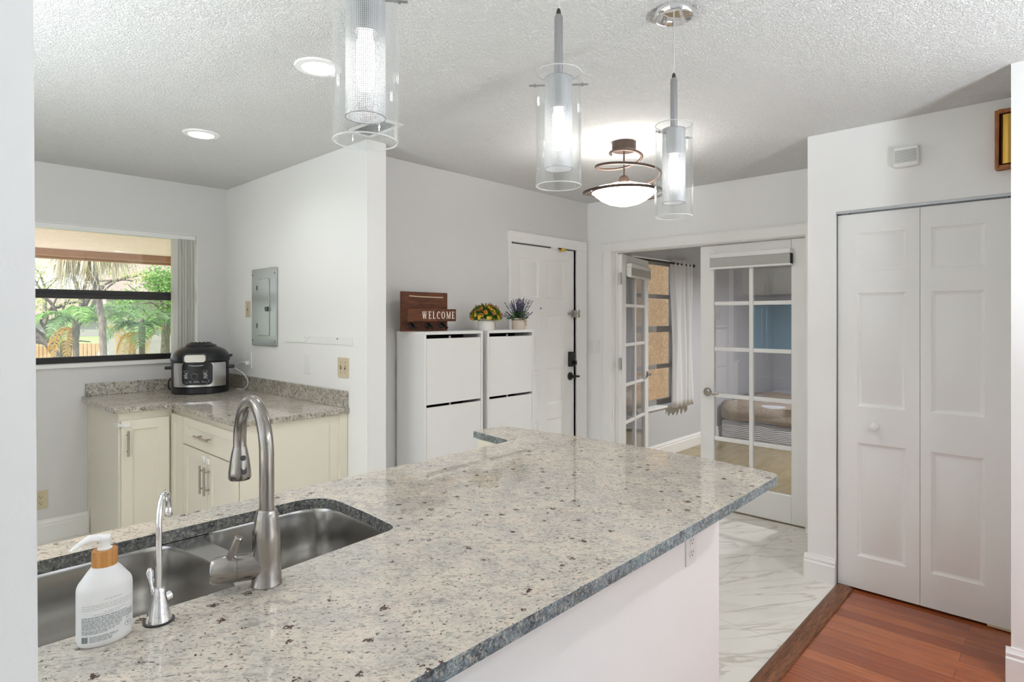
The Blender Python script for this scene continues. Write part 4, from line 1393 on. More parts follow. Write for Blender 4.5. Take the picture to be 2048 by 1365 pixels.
plate('wall_switch', 'white double rocker switch between entry door and french doors', 'switch', (XF, 3.045, 1.190), (-1, 0, 0), 0.116, 0.116, PLASTIC_W, 'rocker', gangs=2)
plate('wall_outlet', 'beige outlet low on the grey wall below the kitchen window', 'outlet', (0.727, YN, 0.270), (0, -1, 0), 0.074, 0.118, PLASTIC_B, 'outlet')

# electrical panel
t = thing('electrical_panel', 'grey electrical panel cover on the white kitchen wall', 'electrical panel', (XP, 4.17, 1.515))
fn = lambda u, v, d: Vector((XP - 0.014 + d, 4.169 - u, 1.516 + v)) - Vector(t.location)
mb = MB().rrect_plate(fn, 0.388, 0.548, 0.012, 0.014)
obj('cover_plate', mb, PANEL_GREY, t, bevel=0.004)
fn = lambda u, v, d: Vector((XP - 0.019 + d, 4.164 - u, 1.517 + v)) - Vector(t.location)
pd = obj('panel_door', MB().rrect_plate(fn, 0.182, 0.402, 0.010, 0.006), PANEL_GREY, t, bevel=0.003)
obj('latch', MB().box(-0.026, -0.018, -0.094, -0.045, -0.028, 0.004).shift((0, 0, 0)), PLASTIC_K, pd, bevel=0.002)
for z in (0.14, -0.13):
    obj('hinge', MB().box(-0.018, -0.014, 0.098, 0.104, z - 0.016, z + 0.016), RUBBER, pd)
for y in (-0.176, 0.174):
    for z in (0.235, -0.235):
        obj('screw', MB().lathe([(0.006, 0), (0.005, 0.002), (0.0001, 0.003)], 12, (-0.014, y, z), axis=(-1, 0, 0)), RUBBER, t)

# leftover mounting strip
t = thing('mounting_strip', 'white leftover mounting strip taped to the wall above the double switch', 'wall strip', (XP, 3.4, 1.30))
part('strip', MB().extrude([(XP - 0.004, 3.66, 1.326), (XP - 0.004, 3.035, 1.329), (XP - 0.004, 3.035, 1.279), (XP - 0.004, 3.235, 1.284), (XP - 0.004, 3.235, 1.280), (XP - 0.004, 3.66, 1.282)], (0.004, 0, 0)), PLASTIC_W, t, bevel=0.001)
mb = MB().extrude([(XP - 0.006, 3.858, 1.312), (XP - 0.006, 3.70, 1.318), (XP - 0.006, 3.62, 1.330), (XP - 0.006, 3.52, 1.326), (XP - 0.006, 3.60, 1.285), (XP - 0.006, 3.858, 1.279)], (0.002, 0, 0))
part('tape', mb, mat('glossy_tape', S(236, 237, 235), 0.15), t)
for y in (3.585, 3.20):
    part('screw', MB().lathe([(0.005, 0), (0.004, 0.002), (0.0001, 0.0025)], 12, (XP - 0.004, y, 1.316), axis=(-1, 0, 0)), RUBBER, t)

# fridge and wall cupboards on the far kitchen wall (seen mirrored in the door glass)
t = thing('refrigerator', 'steel refrigerator on the kitchen wall, mirrored faintly in the door glass', 'refrigerator', (-0.98, 3.45, 0))
FRM = mat('fridge_steel', S(150, 154, 160), 0.35, 0.8)
part('body', MB().box(-1.345, -0.70, 3.00, 3.92, 0.02, 1.76), PLASTIC_K, t, bevel=0.004)
for y0, y1, hy_ in ((3.005, 3.455, 3.425), (3.465, 3.915, 3.495)):
    d = part('door', MB().box(-0.70, -0.655, y0, y1, 0.62, 1.755), FRM, t, bevel=0.006)
    part('handle', MB().tube([(-0.655, hy_, 0.75), (-0.605, hy_, 0.78), (-0.605, hy_, 1.60), (-0.655, hy_, 1.63)], 0.011, 10), CHROME, d)
d = part('freezer_drawer', MB().box(-0.70, -0.655, 3.005, 3.915, 0.06, 0.61), FRM, t, bevel=0.006)
part('handle', MB().tube([(-0.655, 3.15, 0.54), (-0.605, 3.17, 0.54), (-0.605, 3.75, 0.54), (-0.655, 3.77, 0.54)], 0.011, 10), CHROME, d)
t = thing('wall_cabinet', 'cream cupboard above the refrigerator, mirrored faintly in the door glass', 'cabinet', (-1.0, 3.45, 1.80))
part('carcass', MB().box(-1.345, -0.78, 3.00, 3.92, 1.80, 2.42), CREAM, t, bevel=0.002)
for y0, y1, hy_ in ((3.005, 3.455, 3.42), (3.465, 3.915, 3.50)):
    fn = lambda u, v, d, y0=y0: (-0.762 - d, y0 + u, 1.805 + v)
    d = part('door', MB().panelled(fn, y1 - y0, 0.61, 0.018, [(0.055, y1 - y0 - 0.055, 0.055, 0.555)], SHAKER), CREAM, t)
    pull(d, (-0.762, hy_, 1.84), (-0.762, hy_, 1.99), (1, 0, 0))

# ================================================================== SHOE CABINETS AND WHAT STANDS ON THEM
def shoe_cabinet(label, x0, x1, yf):
    t = thing('shoe_cabinet', label, 'shoe cabinet', ((x0 + x1) / 2, YE - 0.13, 0), 0, 'white tip-out shoe cabinets by the entry')
    yb = YE - 0.018
    h = 1.357
    w = MB()
    w.box(x0, x0 + 0.016, yf, yb, 0, h - 0.018); w.box(x1 - 0.016, x1, yf, yb, 0, h - 0.018)
    w.box(x0, x1, yf - 0.002, yb, h - 0.018, h)
    w.box(x0 + 0.016, x1 - 0.016, yb - 0.006, yb, 0.02, h - 0.018)
    w.box(x0 + 0.016, x1 - 0.016, yf + 0.004, yb - 0.006, 0.04, 0.056)
    part('carcass', w, CAB_WHITE, t, bevel=0.001)
    xm = x0 + 0.016 + (x1 - x0 - 0.032) * 0.46
    for k, (z0, z1) in enumerate(((0.916, 1.315), (0.500, 0.899), (0.062, 0.483))):
        part('tip_out_door', MB().box(x0 + 0.019, x1 - 0.019, yf + 0.002, yf + 0.018, z0, z1), CAB_WHITE, t, bevel=0.001)
        part('inner_divider', MB().box(xm - 0.004, xm + 0.004, yf + 0.024, yf + 0.034, z0 + 0.05, z1 + 0.014), CAB_WHITE, t)
        part('slit_shade_sheet', MB().box(x0 + 0.018, x1 - 0.018, yf + 0.17, yf + 0.18, z0, z1 + 0.016), BLACK_GAP, t)  # black sheets stand in for the shade inside the slits
        part('slit_shade_sheet', MB().box(x0 + 0.018, x1 - 0.018, yf + 0.019, yf + 0.022, z0, z1 - 0.004), BLACK_GAP, t)


shoe_cabinet('white shoe cabinet carrying the welcome organizer, nearer the panel wall', 2.240, 2.724, 2.820)
shoe_cabinet('white shoe cabinet carrying both flower pots, nearer the entry door', 2.768, 3.232, 2.820)
TOPZ = 1.357

# welcome organizer
t = thing('mail_organizer', 'brown wooden mail organizer lettered WELCOME, leaning on the wall', 'organizer', (2.375, 2.97, TOPZ))
part('back_board', MB().box(2.192, 2.556, 2.978, 2.996, TOPZ, 1.603), DARK_WOOD, t, bevel=0.002)
part('mail_slot', MB().box(2.188, 2.572, 2.912, 2.922, 1.419, 1.497).box(2.188, 2.196, 2.922, 2.978, 1.419, 1.497).box(2.564, 2.572, 2.922, 2.978, 1.419, 1.497).box(2.196, 2.564, 2.922, 2.978, 1.419, 1.427), DARK_WOOD, t, bevel=0.001)
part('rope', MB().tube([(2.245, 2.975, 1.576), (2.32, 2.971, 1.5725), (2.40, 2.970, 1.5715), (2.515, 2.975, 1.572)], 0.0038, 10), mat('pale_rope', S(210, 190, 160), 0.9), t)
for x in (2.262, 2.392, 2.508):
    hk = MB().lathe([(0.0001, 0), (0.020, 0), (0.020, 0.003), (0.014, 0.006), (0.0001, 0.007)], 24, (x, 2.978, 1.392), axis=(0, -1, 0), sy=1.0)
    hk.tube([(x, 2.972, 1.400), (x, 2.950, 1.394), (x, 2.938, 1.378), (x, 2.934, 1.372), (x, 2.926, 1.374), (x, 2.922, 1.384)], [0.006, 0.005, 0.005, 0.0055, 0.0055, 0.006], 10)
    part('hook', hk, PLASTIC_KM, t)


def serif_text(txt, h, gap):
    """flat serif capitals in the x-z plane, built from strokes"""
    mb = MB()
    TH, TN, SF = 0.20 * h, 0.075 * h, 0.055 * h

    lay = [0]

    def lift():
        lay[0] += 1
        return -0.00004 * (lay[0] % 7)

    def stroke(x0, z0, x1, z1, w):
        y = lift()
        mb.add([(x0 - w / 2, y, z0), (x0 + w / 2, y, z0), (x1 + w / 2, y, z1), (x1 - w / 2, y, z1)], [(0, 1, 2, 3)])

    def bar(x0, x1, z0, z1):
        y = lift()
        mb.add([(x0, y, z0), (x1, y, z0), (x1, y, z1), (x0, y, z1)], [(0, 1, 2, 3)])

    def bowl(cx, rx, a0, a1):
        n = 28
        for k in range(n):
            q = []
            for a, s in ((a0 + (a1 - a0) * k / n, 0), (a0 + (a1 - a0) * (k + 1) / n, 0), (a0 + (a1 - a0) * (k + 1) / n, 1), (a0 + (a1 - a0) * k / n, 1)):
                wx, wz = (TH, TN) if s else (0, 0)
                q.append((cx + (rx - wx) * cos(a), 0, h / 2 + (h / 2 - wz) * sin(a)))
            mb.add(q, [(0, 1, 2, 3)])
    x = 0.0
    for ch in txt:
        if ch == 'W':
            w = 1.08 * h
            for a, b, ww in ((0.10, 0.30, TH), (0.30, 0.50, TN), (0.48, 0.68, TH), (0.68, 0.90, TN)):
                up = a in (0.30, 0.68)
                stroke(x + a * w, 0 if up else h, x + b * w, h if up else 0, ww)
            for c in (0.10, 0.48, 0.90):
                bar(x + (c - 0.11) * w, x + (c + 0.11) * w, h - SF, h)
        elif ch == 'E':
            w = 0.62 * h
            bar(x + 0.06 * h, x + 0.06 * h + TH, 0, h)
            bar(x, x + w, 0, TN); bar(x, x + w * 0.95, h - TN, h); bar(x + 0.1 * h, x + w * 0.75, h * 0.47, h * 0.47 + TN)
            bar(x + w - SF, x + w, 0, 0.26 * h); bar(x + w * 0.95 - SF, x + w * 0.95, 0.76 * h, h); bar(x + w * 0.75 - SF, x + w * 0.75, 0.38 * h, 0.63 * h)
        elif ch == 'L':
            w = 0.60 * h
            bar(x + 0.06 * h, x + 0.06 * h + TH, 0, h); bar(x, x + 0.32 * h, h - SF, h)
            bar(x, x + w, 0, TN); bar(x + w - SF, x + w, 0, 0.28 * h)
        elif ch == 'C':
            w = 0.74 * h
            bowl(x + 0.42 * h, 0.40 * h, radians(48), radians(312))
            bar(x + w - 0.07 * h, x + w - 0.01 * h, 0.66 * h, 0.98 * h)
        elif ch == 'O':
            w = 0.84 * h
            bowl(x + 0.42 * h, 0.42 * h, 0, 2 * pi)
        elif ch == 'M':
            w = 0.98 * h
            stroke(x + 0.12 * h, 0, x + 0.12 * h, h, TN); stroke(x + 0.15 * h, h, x + 0.49 * h, 0.03 * h, TH); stroke(x + 0.49 * h, 0.03 * h, x + 0.83 * h, h, TN)
            bar(x + 0.76 * h, x + 0.76 * h + TH, 0, h)
            for c in (0.12, 0.86):
                bar(x + (c - 0.13) * h, x + (c + 0.13) * h, 0, SF)
            bar(x, x + 0.22 * h, h - SF, h); bar(x + 0.78 * h, x + w, h - SF, h)
        x += w + gap
    return mb, x - gap


mb, wid = serif_text('WELCOME', 0.046, 0.0135)
k = 0.262 / wid
mb.v = [(2.296 + px * k, 2.9113 + py, 1.435 + pz) for px, py, pz in mb.v]
part('lettering', mb, mat('cream_letter_paint', S(240, 230, 214), 0.6), t, smooth=False, weld=False, label='cream WELCOME lettering')


def leaf_blades(mb, rnd, c, d, n, ln, wd, spread, m=0):
    for _ in range(n):
        v = (Vector(d) + Vector((rnd.gauss(0, spread), rnd.gauss(0, spread), rnd.gauss(0, spread)))).normalized()
        s = v.orthogonal().normalized()
        s = (Matrix.Rotation(rnd.uniform(0, 2 * pi), 3, v) @ s)
        l, w_ = ln * rnd.uniform(0.7, 1.3), wd * rnd.uniform(0.8, 1.2)
        p = Vector(c)
        mb.add([p, p + v * l * 0.45 + s * w_, p + v * l, p + v * l * 0.45 - s * w_], [(0, 1, 2, 3)], m)


def jar(t, r, h, m, label):
    obj('jar', MB().lathe([(0.0001, 0), (r * 0.94, 0), (r, 0.006), (r, h * 0.70), (r * 0.97, h * 0.78), (r * 0.86, h * 0.84), (r * 0.84, h * 0.88), (r * 0.92, h * 0.90), (r * 0.93, h * 0.985), (r * 0.86, h), (r * 0.80, h * 0.99), (r * 0.80, h * 0.8), (0.0001, h * 0.78)], 36), m, t, angle=50, label=label)
    tw = MB()
    for z in (0.855, 0.872):
        tw.tube([Vector((r * 0.875 * cos(a), r * 0.875 * sin(a), h * z)) for a in [2 * pi * k / 28 for k in range(28)]], 0.0016, 6, closed=True)
    return tw


# orange flowers
t = thing('flower_pot', 'white jar of orange and yellow flowers on the shoe cabinet', 'potted flowers', (2.834, 2.905, TOPZ))
tw = jar(t, 0.058, 0.081, mat('white_ceramic', S(236, 234, 230), 0.35), 'white ceramic jar')
bx = Vector((0.040, -0.036, 0.064))
for sgn in (-1, 1):
    tw.tube([bx, bx + Vector((sgn * 0.012, -0.008, 0.008)), bx + Vector((sgn * 0.016, -0.010, -0.006)), bx], 0.0015, 6)
    tw.tube([bx, bx + Vector((sgn * 0.005, -0.008, -0.02)), bx + Vector((sgn * 0.008, -0.010, -0.045))], 0.0015, 6)
obj('twine_bow', tw, TWINE, t)
rnd = random.Random(21)
lf, sm_, of, yf_, pf = MB(), MB(), MB(), MB(), MB()
for k in range(230):
    th, ph = rnd.uniform(0, 2 * pi), math.acos(rnd.uniform(0.02, 1.0))
    R = 0.112 * rnd.uniform(0.82, 1.04)
    d = Vector((sin(ph) * cos(th), sin(ph) * sin(th), cos(ph)))
    tip = Vector((0, 0, 0.075)) + Vector((d.x * R * 1.0, d.y * R * 0.92, d.z * R * 0.92 - 0.004))
    base_ = Vector((d.x * 0.022, d.y * 0.022, 0.07))
    mid_ = base_.lerp(tip, 0.55) + Vector((0, 0, 0.012))
    sm_.tube([base_, mid_, tip], 0.0011, 4)
    for q in (0.45, 0.6, 0.75, 0.88):
        leaf_blades(lf, rnd, base_.lerp(tip, q) + Vector((0, 0, 0.008)), d, 3, 0.020, 0.0052, 0.9)
    if k < 120:
        tgt = of if rnd.random() < 0.66 else yf_
        if ph > 0.8 and rnd.random() < 0.45:
            tgt = yf_
        for j in range(6):
            a = 2 * pi * j / 6
            s = d.orthogonal().normalized()
            s = Matrix.Rotation(a, 3, d) @ s
            b_ = d.cross(s)
            rr = rnd.uniform(0.011, 0.016)
            tgt.add([tip, tip + s * rr * 0.6 + b_ * rr * 0.35 + d * 0.003, tip + s * rr + d * 0.004, tip + s * rr * 0.6 - b_ * rr * 0.35 + d * 0.003], [(0, 1, 2, 3)])
    elif k < 165:
        q = tip + d * rnd.uniform(0.004, 0.018)
        for j in range(7):
            leaf_blades(pf, rnd, tip.lerp(q, j / 6), d, 2, 0.010, 0.003, 0.7)
obj('stems', sm_, POT_LEAF, t)
obj('foliage', lf, POT_LEAF, t, smooth=False, weld=False)
obj('orange_blossoms', of, ORANGE_F, t, smooth=False, weld=False, label='orange blossoms')
obj('yellow_blossoms', yf_, YELLOW_F, t, smooth=False, weld=False, label='yellow blossoms')
obj('pink_buds', pf, PINK_F, t, smooth=False, weld=False, label='dusty pink buds')

# lavender
t = thing('lavender_pot', 'beige jar of purple lavender beside the entry door', 'potted flowers', (3.170, 2.910, TOPZ))
tw = jar(t, 0.050, 0.082, mat('beige_ceramic', S(214, 202, 188), 0.5), 'beige jar')
bx = Vector((0.014, -0.045, 0.064))
for sgn in (-1, 1):
    tw.tube([bx, bx + Vector((sgn * 0.014, -0.006, 0.006)), bx + Vector((sgn * 0.018, -0.007, -0.008)), bx], 0.0016, 6)
    tw.tube([bx, bx + Vector((sgn * 0.006 + 0.004, -0.008, -0.02)), bx + Vector((sgn * 0.010 + 0.006, -0.006, -0.038))], 0.0016, 6)
obj('twine_bow', tw, TWINE, t)
rnd = random.Random(33)
lf, sm_, bd = MB(), MB(), MB()
for k in range(46):
    th = rnd.uniform(0, 2 * pi)
    ph = rnd.uniform(0.0, 0.62) if k < 38 else rnd.uniform(0.95, 1.25)
    d = Vector((sin(ph) * cos(th), sin(ph) * sin(th), cos(ph)))
    L = rnd.uniform(0.11, 0.165) * (1.0 if k < 38 else 0.85)
    b0 = Vector((d.x * 0.03, d.y * 0.03, 0.068))
    tip = b0 + d * L
    sm_.tube([b0, tip], 0.001, 4)
    for q in range(16):
        p_ = b0.lerp(tip, 0.42 + 0.58 * q / 15)
        leaf_blades(bd, rnd, p_, d, 3, 0.0085, 0.0030, 0.9)
    for q in (0.05, 0.15, 0.25, 0.35):
        leaf_blades(lf, rnd, b0.lerp(tip, q), d + Vector((d.x, d.y, 0)) * 1.2, 3, 0.026, 0.0050, 0.55)
obj('stems', sm_, LAV_LEAF, t)
obj('foliage', lf, LAV_LEAF, t, smooth=False, weld=False)
obj('lavender_spikes', bd, LAV_F, t, smooth=False, weld=False, label='purple lavender spikes')

# ================================================================== HANGING LIGHTS
def mixmat(name, col, alpha, rough=0.3):
    m = mat(name, col, rough)
    m.node_tree.nodes['Principled BSDF'].inputs['Alpha'].default_value = alpha
    return m


RIM_GLINT = mixmat('whitened_rim_glint', (0.95, 0.96, 0.96, 1), 0.6)  # white rim paints the light caught by the glass edge


def pendant(label, x, y, rz, zb=1.79):
    t = thing('pendant_light', label, 'pendant light', (x, y, zb), rz, 'three glass pendants over the peninsula')
    ct = CEIL - zb
    obj('ceiling_canopy', MB().lathe([(0.0001, ct - 0.024), (0.052, ct - 0.024), (0.060, ct - 0.022), (0.063, ct - 0.018), (0.064, ct), (0.0001, ct)], 40), CHROME, t)
    obj('cord', MB().tube([(0, 0, ct - 0.022), (0, 0, 0.46)], 0.0022, 8), mat('clear_cord', S(204, 204, 202), 0.3), t)
    obj('stem', MB().lathe([(0.0001, 0.285), (0.0112, 0.285), (0.0112, 0.447), (0.0088, 0.453), (0.0001, 0.453)], 24), ALU, t)
    obj('stem_cap', MB().lathe([(0.0065, 0.453), (0.0060, 0.462), (0.0035, 0.470), (0.0001, 0.470)], 16), RUBBER, t)
    g = MB()
    g.lathe([(0.0605, 0.0), (0.0605, 0.30), (0.0588, 0.3015), (0.0572, 0.30), (0.0572, 0.0), (0.0588, -0.0015)], 56, close=True)
    gc = obj('glass_cylinder', g, SHADE_GLASS, t)
    er = MB()
    for z in (0.0, 0.30):
        er.tube([Vector((0.0589 * cos(a), 0.0589 * sin(a), z)) for a in [2 * pi * k / 64 for k in range(64)]], 0.0015, 6, closed=True)
    obj('glass_rim_glint', er, RIM_GLINT, gc)
    ms = MB()
    n = 48
    for z in (0.045, 0.285):
        ms.v += [(0.0368 * cos(2 * pi * j / n), 0.0368 * sin(2 * pi * j / n), z) for j in range(n)]
    for j in range(n):
        ms.f.append([j, (j + 1) % n, n + (j + 1) % n, n + j]); ms.mi.append(0)
    obj('mesh_sleeve', ms, PERFORATED, t)
    rm = MB()
    for z in (0.045, 0.285):
        rm.tube([Vector((0.0368 * cos(a), 0.0368 * sin(a), z)) for a in [2 * pi * k / 40 for k in range(40)]], 0.0011, 6, closed=True)
    rm.lathe([(0.0001, 0.282), (0.0365, 0.282), (0.0365, 0.285), (0.0001, 0.285)], 40)
    obj('sleeve_rim', rm, ALU, t)
    obj('socket', MB().lathe([(0.0001, 0.205), (0.021, 0.205), (0.024, 0.225), (0.024, 0.282), (0.0001, 0.282)], 28), ALU, t)
    obj('bulb', MB().lathe([(0.0001, 0.092), (0.010, 0.095), (0.0165, 0.112), (0.0175, 0.135), (0.0165, 0.185), (0.012, 0.205), (0.0001, 0.206)], 28), LIT, t)
    for s in (-1, 1):
        p = MB().tube([(s * 0.034, 0, 0.268), (s * 0.078, 0, 0.268)], 0.0026, 10)
        p.tube([(s * 0.0605, 0, 0.268), (s * 0.0650, 0, 0.268)], 0.0048, 12)
        obj('pin', p, ALU, t)
    return t


pendant('nearest clear glass pendant with a lit mesh sleeve, cut by the top of the picture', 0.631, 0.970, radians(-46.8 + 8), 1.772)
pendant('clear glass pendant with a lit mesh sleeve, in the middle of the row of three', 1.240, 0.995, radians(-46.8 - 4))
pendant('clear glass pendant with a lit mesh sleeve, hanging in front of the bronze ceiling light', 1.790, 0.954, radians(-46.8 - 150), 1.772)

# semi flush bronze light
lx, ly = 2.931, 1.874
t = thing('ceiling_light', 'bronze spiral ceiling light with a glowing glass bowl near the entry', 'ceiling light', (lx, ly, 2.08))
H0 = CEIL - 2.08
obj('ceiling_canopy', MB().lathe([(0.0001, H0 - 0.05), (0.066, H0 - 0.05), (0.068, H0 - 0.046), (0.068, H0), (0.0001, H0)], 40), BRONZE, t)
obj('rod', MB().tube([(0, 0, H0 - 0.05), (0, 0, 0.155)], 0.0048, 10), BRONZE, t)
obj('finial', MB().lathe([(0.030, 0.135), (0.030, 0.150), (0.026, 0.164), (0.016, 0.174), (0.006, 0.178), (0.0001, 0.178)], 28), BRONZE, t)
bowl = [(0.0001, 0.0), (0.04, 0.003), (0.09, 0.016), (0.13, 0.036), (0.165, 0.064), (0.186, 0.090)]
inner = [(r * 0.97, z + 0.005) for r, z in reversed(bowl)]
obj('glass_bowl', MB().lathe(bowl + [(0.184, 0.092)] + inner, 56), LIT_BOWL, t, angle=60)
# spiral: angle measured from picture right, 90 = away; (angle, radius, height)
KEY = [(150, 0.078, 0.306), (270, 0.080, 0.302), (360, 0.102, 0.282), (450, 0.122, 0.246), (540, 0.160, 0.225), (630, 0.180, 0.200), (720, 0.205, 0.178), (810, 0.215, 0.130), (900, 0.228, 0.078), (990, 0.228, 0.072), (1080, 0.222, 0.070), (1150, 0.215, 0.072)]
sp = []
for i in range(len(KEY) - 1):
    p0, p1, p2, p3 = KEY[max(0, i - 1)], KEY[i], KEY[i + 1], KEY[min(len(KEY) - 1, i + 2)]
    for k in range(14):
        q = k / 14
        c_ = [0.5 * (2 * b + (c - a) * q + (2 * a - 5 * b + 4 * c - d) * q * q + (3 * b - a - 3 * c + d) * q ** 3) for a, b, c, d in zip(p0[1:], p1[1:], p2[1:], p3[1:])]
        th = radians(p1[0] + (p2[0] - p1[0]) * q) + YAW - pi / 2
        sp.append((c_[0] * cos(th), c_[0] * sin(th), c_[1]))
obj('spiral', MB().tube(sp, 0.0080, 10), BRONZE, t, angle=60)
obj('bowl_rim', MB().tube([Vector((0.187 * cos(a), 0.187 * sin(a), 0.078)) for a in [2 * pi * k / 56 for k in range(56)]], 0.0045, 8, closed=True), BRONZE, t, angle=60)
for k in range(3):
    a = 2 * pi * k / 3 + 0.5
    obj('support_arm', MB().tube([(0.028 * cos(a), 0.028 * sin(a), 0.142), (0.185 * cos(a), 0.185 * sin(a), 0.094)], 0.0035, 8), BRONZE, t)
    b = (0.07 * cos(a + 1), 0.07 * sin(a + 1), 0.062)
    obj('bulb', MB().ball(b, 0.020, 10, sz=1.3), LIT, t)
lamp('bowl_lamp', 'POINT', (lx, ly, 2.08 + 0.085), 3.0, size=0.03)


def downlight(label, x, y, watts=2):
    t = thing('recessed_light', label, 'recessed light', (x, y, CEIL), 0, 'white recessed ceiling lights')
    obj('trim_ring', MB().lathe([(0.062, -0.001), (0.064, -0.008), (0.088, -0.006), (0.092, 0.0), (0.062, 0.0)], 44), PLASTIC_W, t)
    obj('lens', MB().lathe([(0.0001, -0.005), (0.050, -0.0045), (0.0625, -0.0025), (0.0001, -0.001)], 44), LIT_LENS, t)
    lamp('recessed_lamp', 'AREA', (x, y, CEIL - 0.012), watts, (0.98, 0.98, 1.0), 0.11, spread=radians(150))


downlight('lit recessed ceiling light nearer the kitchen window', 1.217, 3.469)
downlight('lit recessed ceiling light beside the nearest pendant', 1.214, 2.202)
downlight('added unseen recessed light over the far left of the kitchen', -0.25, 3.469)  # this one and the next are unseen, added for brightness
downlight('added unseen recessed light over the left end of the sink', -0.25, 2.202)
# unseen ceiling lamps added to brighten living room and bedroom
downlight('added unseen recessed light behind the camera in the living room', 1.2, -1.1, 8)
downlight('added unseen recessed light in the living room by the closet wall', 2.5, -0.55, 8)
downlight('added unseen recessed light in the middle of the bedroom', 6.3, 1.2, 52)

def fill_uplight(label, x, y, h, watts):  # unseen lamp added to bounce light off the ceiling
    t = thing('added_floor_lamp', label, 'floor lamp', (x, y, 0), 0, 'added unseen fill uplights')
    obj('base', MB().lathe([(0.0001, 0), (0.15, 0), (0.15, 0.012), (0.03, 0.03), (0.0001, 0.03)], 36), PLASTIC_W, t)
    obj('pole', MB().tube([(0, 0, 0.02), (0, 0, h - 0.12)], 0.014, 14), PLASTIC_W, t)
    obj('lamp_shade', MB().lathe([(0.02, h - 0.13), (0.10, h - 0.10), (0.20, h - 0.02), (0.225, h + 0.03), (0.218, h + 0.03), (0.19, h - 0.02), (0.095, h - 0.092), (0.0001, h - 0.11)], 44), PLASTIC_W, t, angle=60)
    obj('bulb', MB().ball((0, 0, h - 0.05), 0.03, 10), LIT, t)
    lamp('uplight', 'AREA', (x, y, h - 0.005), watts, (0.86, 0.94, 1.0), 0.34, rot=(pi, 0, 0))


fill_uplight('added unseen white fill lamp in the living room behind the camera', 1.65, -1.3, 1.0, 70)
fill_uplight('added unseen white fill lamp at the far left of the kitchen', -0.55, 2.25, 1.2, 34)

# air vent
t = thing('ceiling_vent', 'small white air vent on the kitchen ceiling behind the nearest pendant', 'vent', (1.797, 2.678, CEIL))
f = MB()
for b in ((-0.076, 0.076, -0.153, -0.135), (-0.076, 0.076, 0.135, 0.153), (-0.076, -0.060, -0.135, 0.135), (0.060, 0.076, -0.135, 0.135)):
    f.box(b[0], b[1], b[2], b[3], -0.010, 0)
obj('vent_frame', f, PLASTIC_W, t, bevel=0.002)
obj('dark_backing', MB().box(-0.060, 0.060, -0.135, 0.135, -0.002, 0), RUBBER, t)
for k in range(9):
    x = -0.052 + 0.013 * k
    obj('louver', MB().obox((x, 0, -0.006), (0.0045, 0, 0.003), (0, 0.135, 0), (0.0004, 0, -0.0006)), PLASTIC_W, t)

# ------------------------------------------------------------------ on the closet wall
t = thing('door_chime', 'white louvred chime box high on the closet wall', 'chime', (XC, 0.606, 2.247))
f = MB().box(XC - 0.034, XC, 0.556, 0.661, 2.196, 2.296)
part('housing', f, PLASTIC_W, t, bevel=0.005)
for k in range(10):
    z = 2.217 + k * 0.0064
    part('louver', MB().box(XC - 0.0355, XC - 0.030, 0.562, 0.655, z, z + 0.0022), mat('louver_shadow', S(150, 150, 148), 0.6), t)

t = thing('wall_chime', 'oak cased door chime with brass tubes, at the top right corner', 'chime', (XC, 0.16, 2.25))
yc0, yc1, zc0, zc1 = 0.02, 0.262, 2.118, 2.384
# mounted on the wall left of the wall end; frame, dark recess and brass covers
f = MB()
yc0 = 0.183
f.box(XC - 0.052, XC, yc1 - 0.014, yc1, zc0, zc1); f.box(XC - 0.052, XC, yc0, yc1 - 0.014, zc0, zc0 + 0.016); f.box(XC - 0.052, XC, yc0, yc1 - 0.014, zc1 - 0.016, zc1)
part('oak_case', f, OAK, t, bevel=0.003)
part('recess', MB().box(XC - 0.030, XC, yc0, yc1 - 0.014, zc0 + 0.016, zc1 - 0.016), BLACK_GAP, t)
part('brass_cover', MB().lathe([(0.0001, zc0 + 0.022), (0.024, zc0 + 0.022), (0.024, zc1 - 0.022), (0.0001, zc1 - 0.022)], 32, (XC - 0.030, 0.219, 0), sx=0.7), BRASS, t)
part('brass_hinge', MB().box(XC - 0.050, XC - 0.04, yc0, 0.194, 2.16, 2.18).box(XC - 0.050, XC - 0.04, yc0, 0.194, 2.32, 2.335), BRASS, t)

# ================================================================== BEDROOM
t = sthing('window_2', 'bedroom window with grey bars facing a tan stucco wall', 'window', (BX0, YE, BZ0))
yb0, yb1 = YE + 0.09, YE + 0.13
f = MB()
f.box(BX0, BX1, yb0, yb1, BZ0, BZ0 + 0.055); f.box(BX0, BX1, yb0, yb1, BZ1 - 0.05, BZ1); f.box(BX0, BX0 + 0.03, yb0, yb1, BZ0, BZ1); f.box(BX1 - 0.03, BX1, yb0, yb1, BZ0, BZ1)
part('window_frame', f, WIN_GREY, t, bevel=0.002)
for z, hh in ((0.925, 0.022), (1.322, 0.032), (1.668, 0.022)):
    part('glazing_bar', MB().box(BX0 + 0.03, BX1 - 0.03, yb0 + 0.002, yb1 - 0.002, z - hh, z + hh), WIN_GREY, t, bevel=0.002)
part('glass_pane', MB().box(BX0 + 0.03, BX1 - 0.03, yb0 + 0.018, yb0 + 0.021, BZ0 + 0.05, BZ1 - 0.05), GLASS, t)
part('window_sill', MB().box(BX0 - 0.02, BX1 + 0.03, YE - 0.02, yb0, BZ0 - 0.02, BZ0 + 0.004), TRIM, t, bevel=0.004)
part('reveal_lining', MB().box(BX0, BX1, YE, yb0, BZ1 - 0.004, BZ1).box(BX1 - 0.004, BX1, YE, yb0, BZ0, BZ1), TRIM, t)


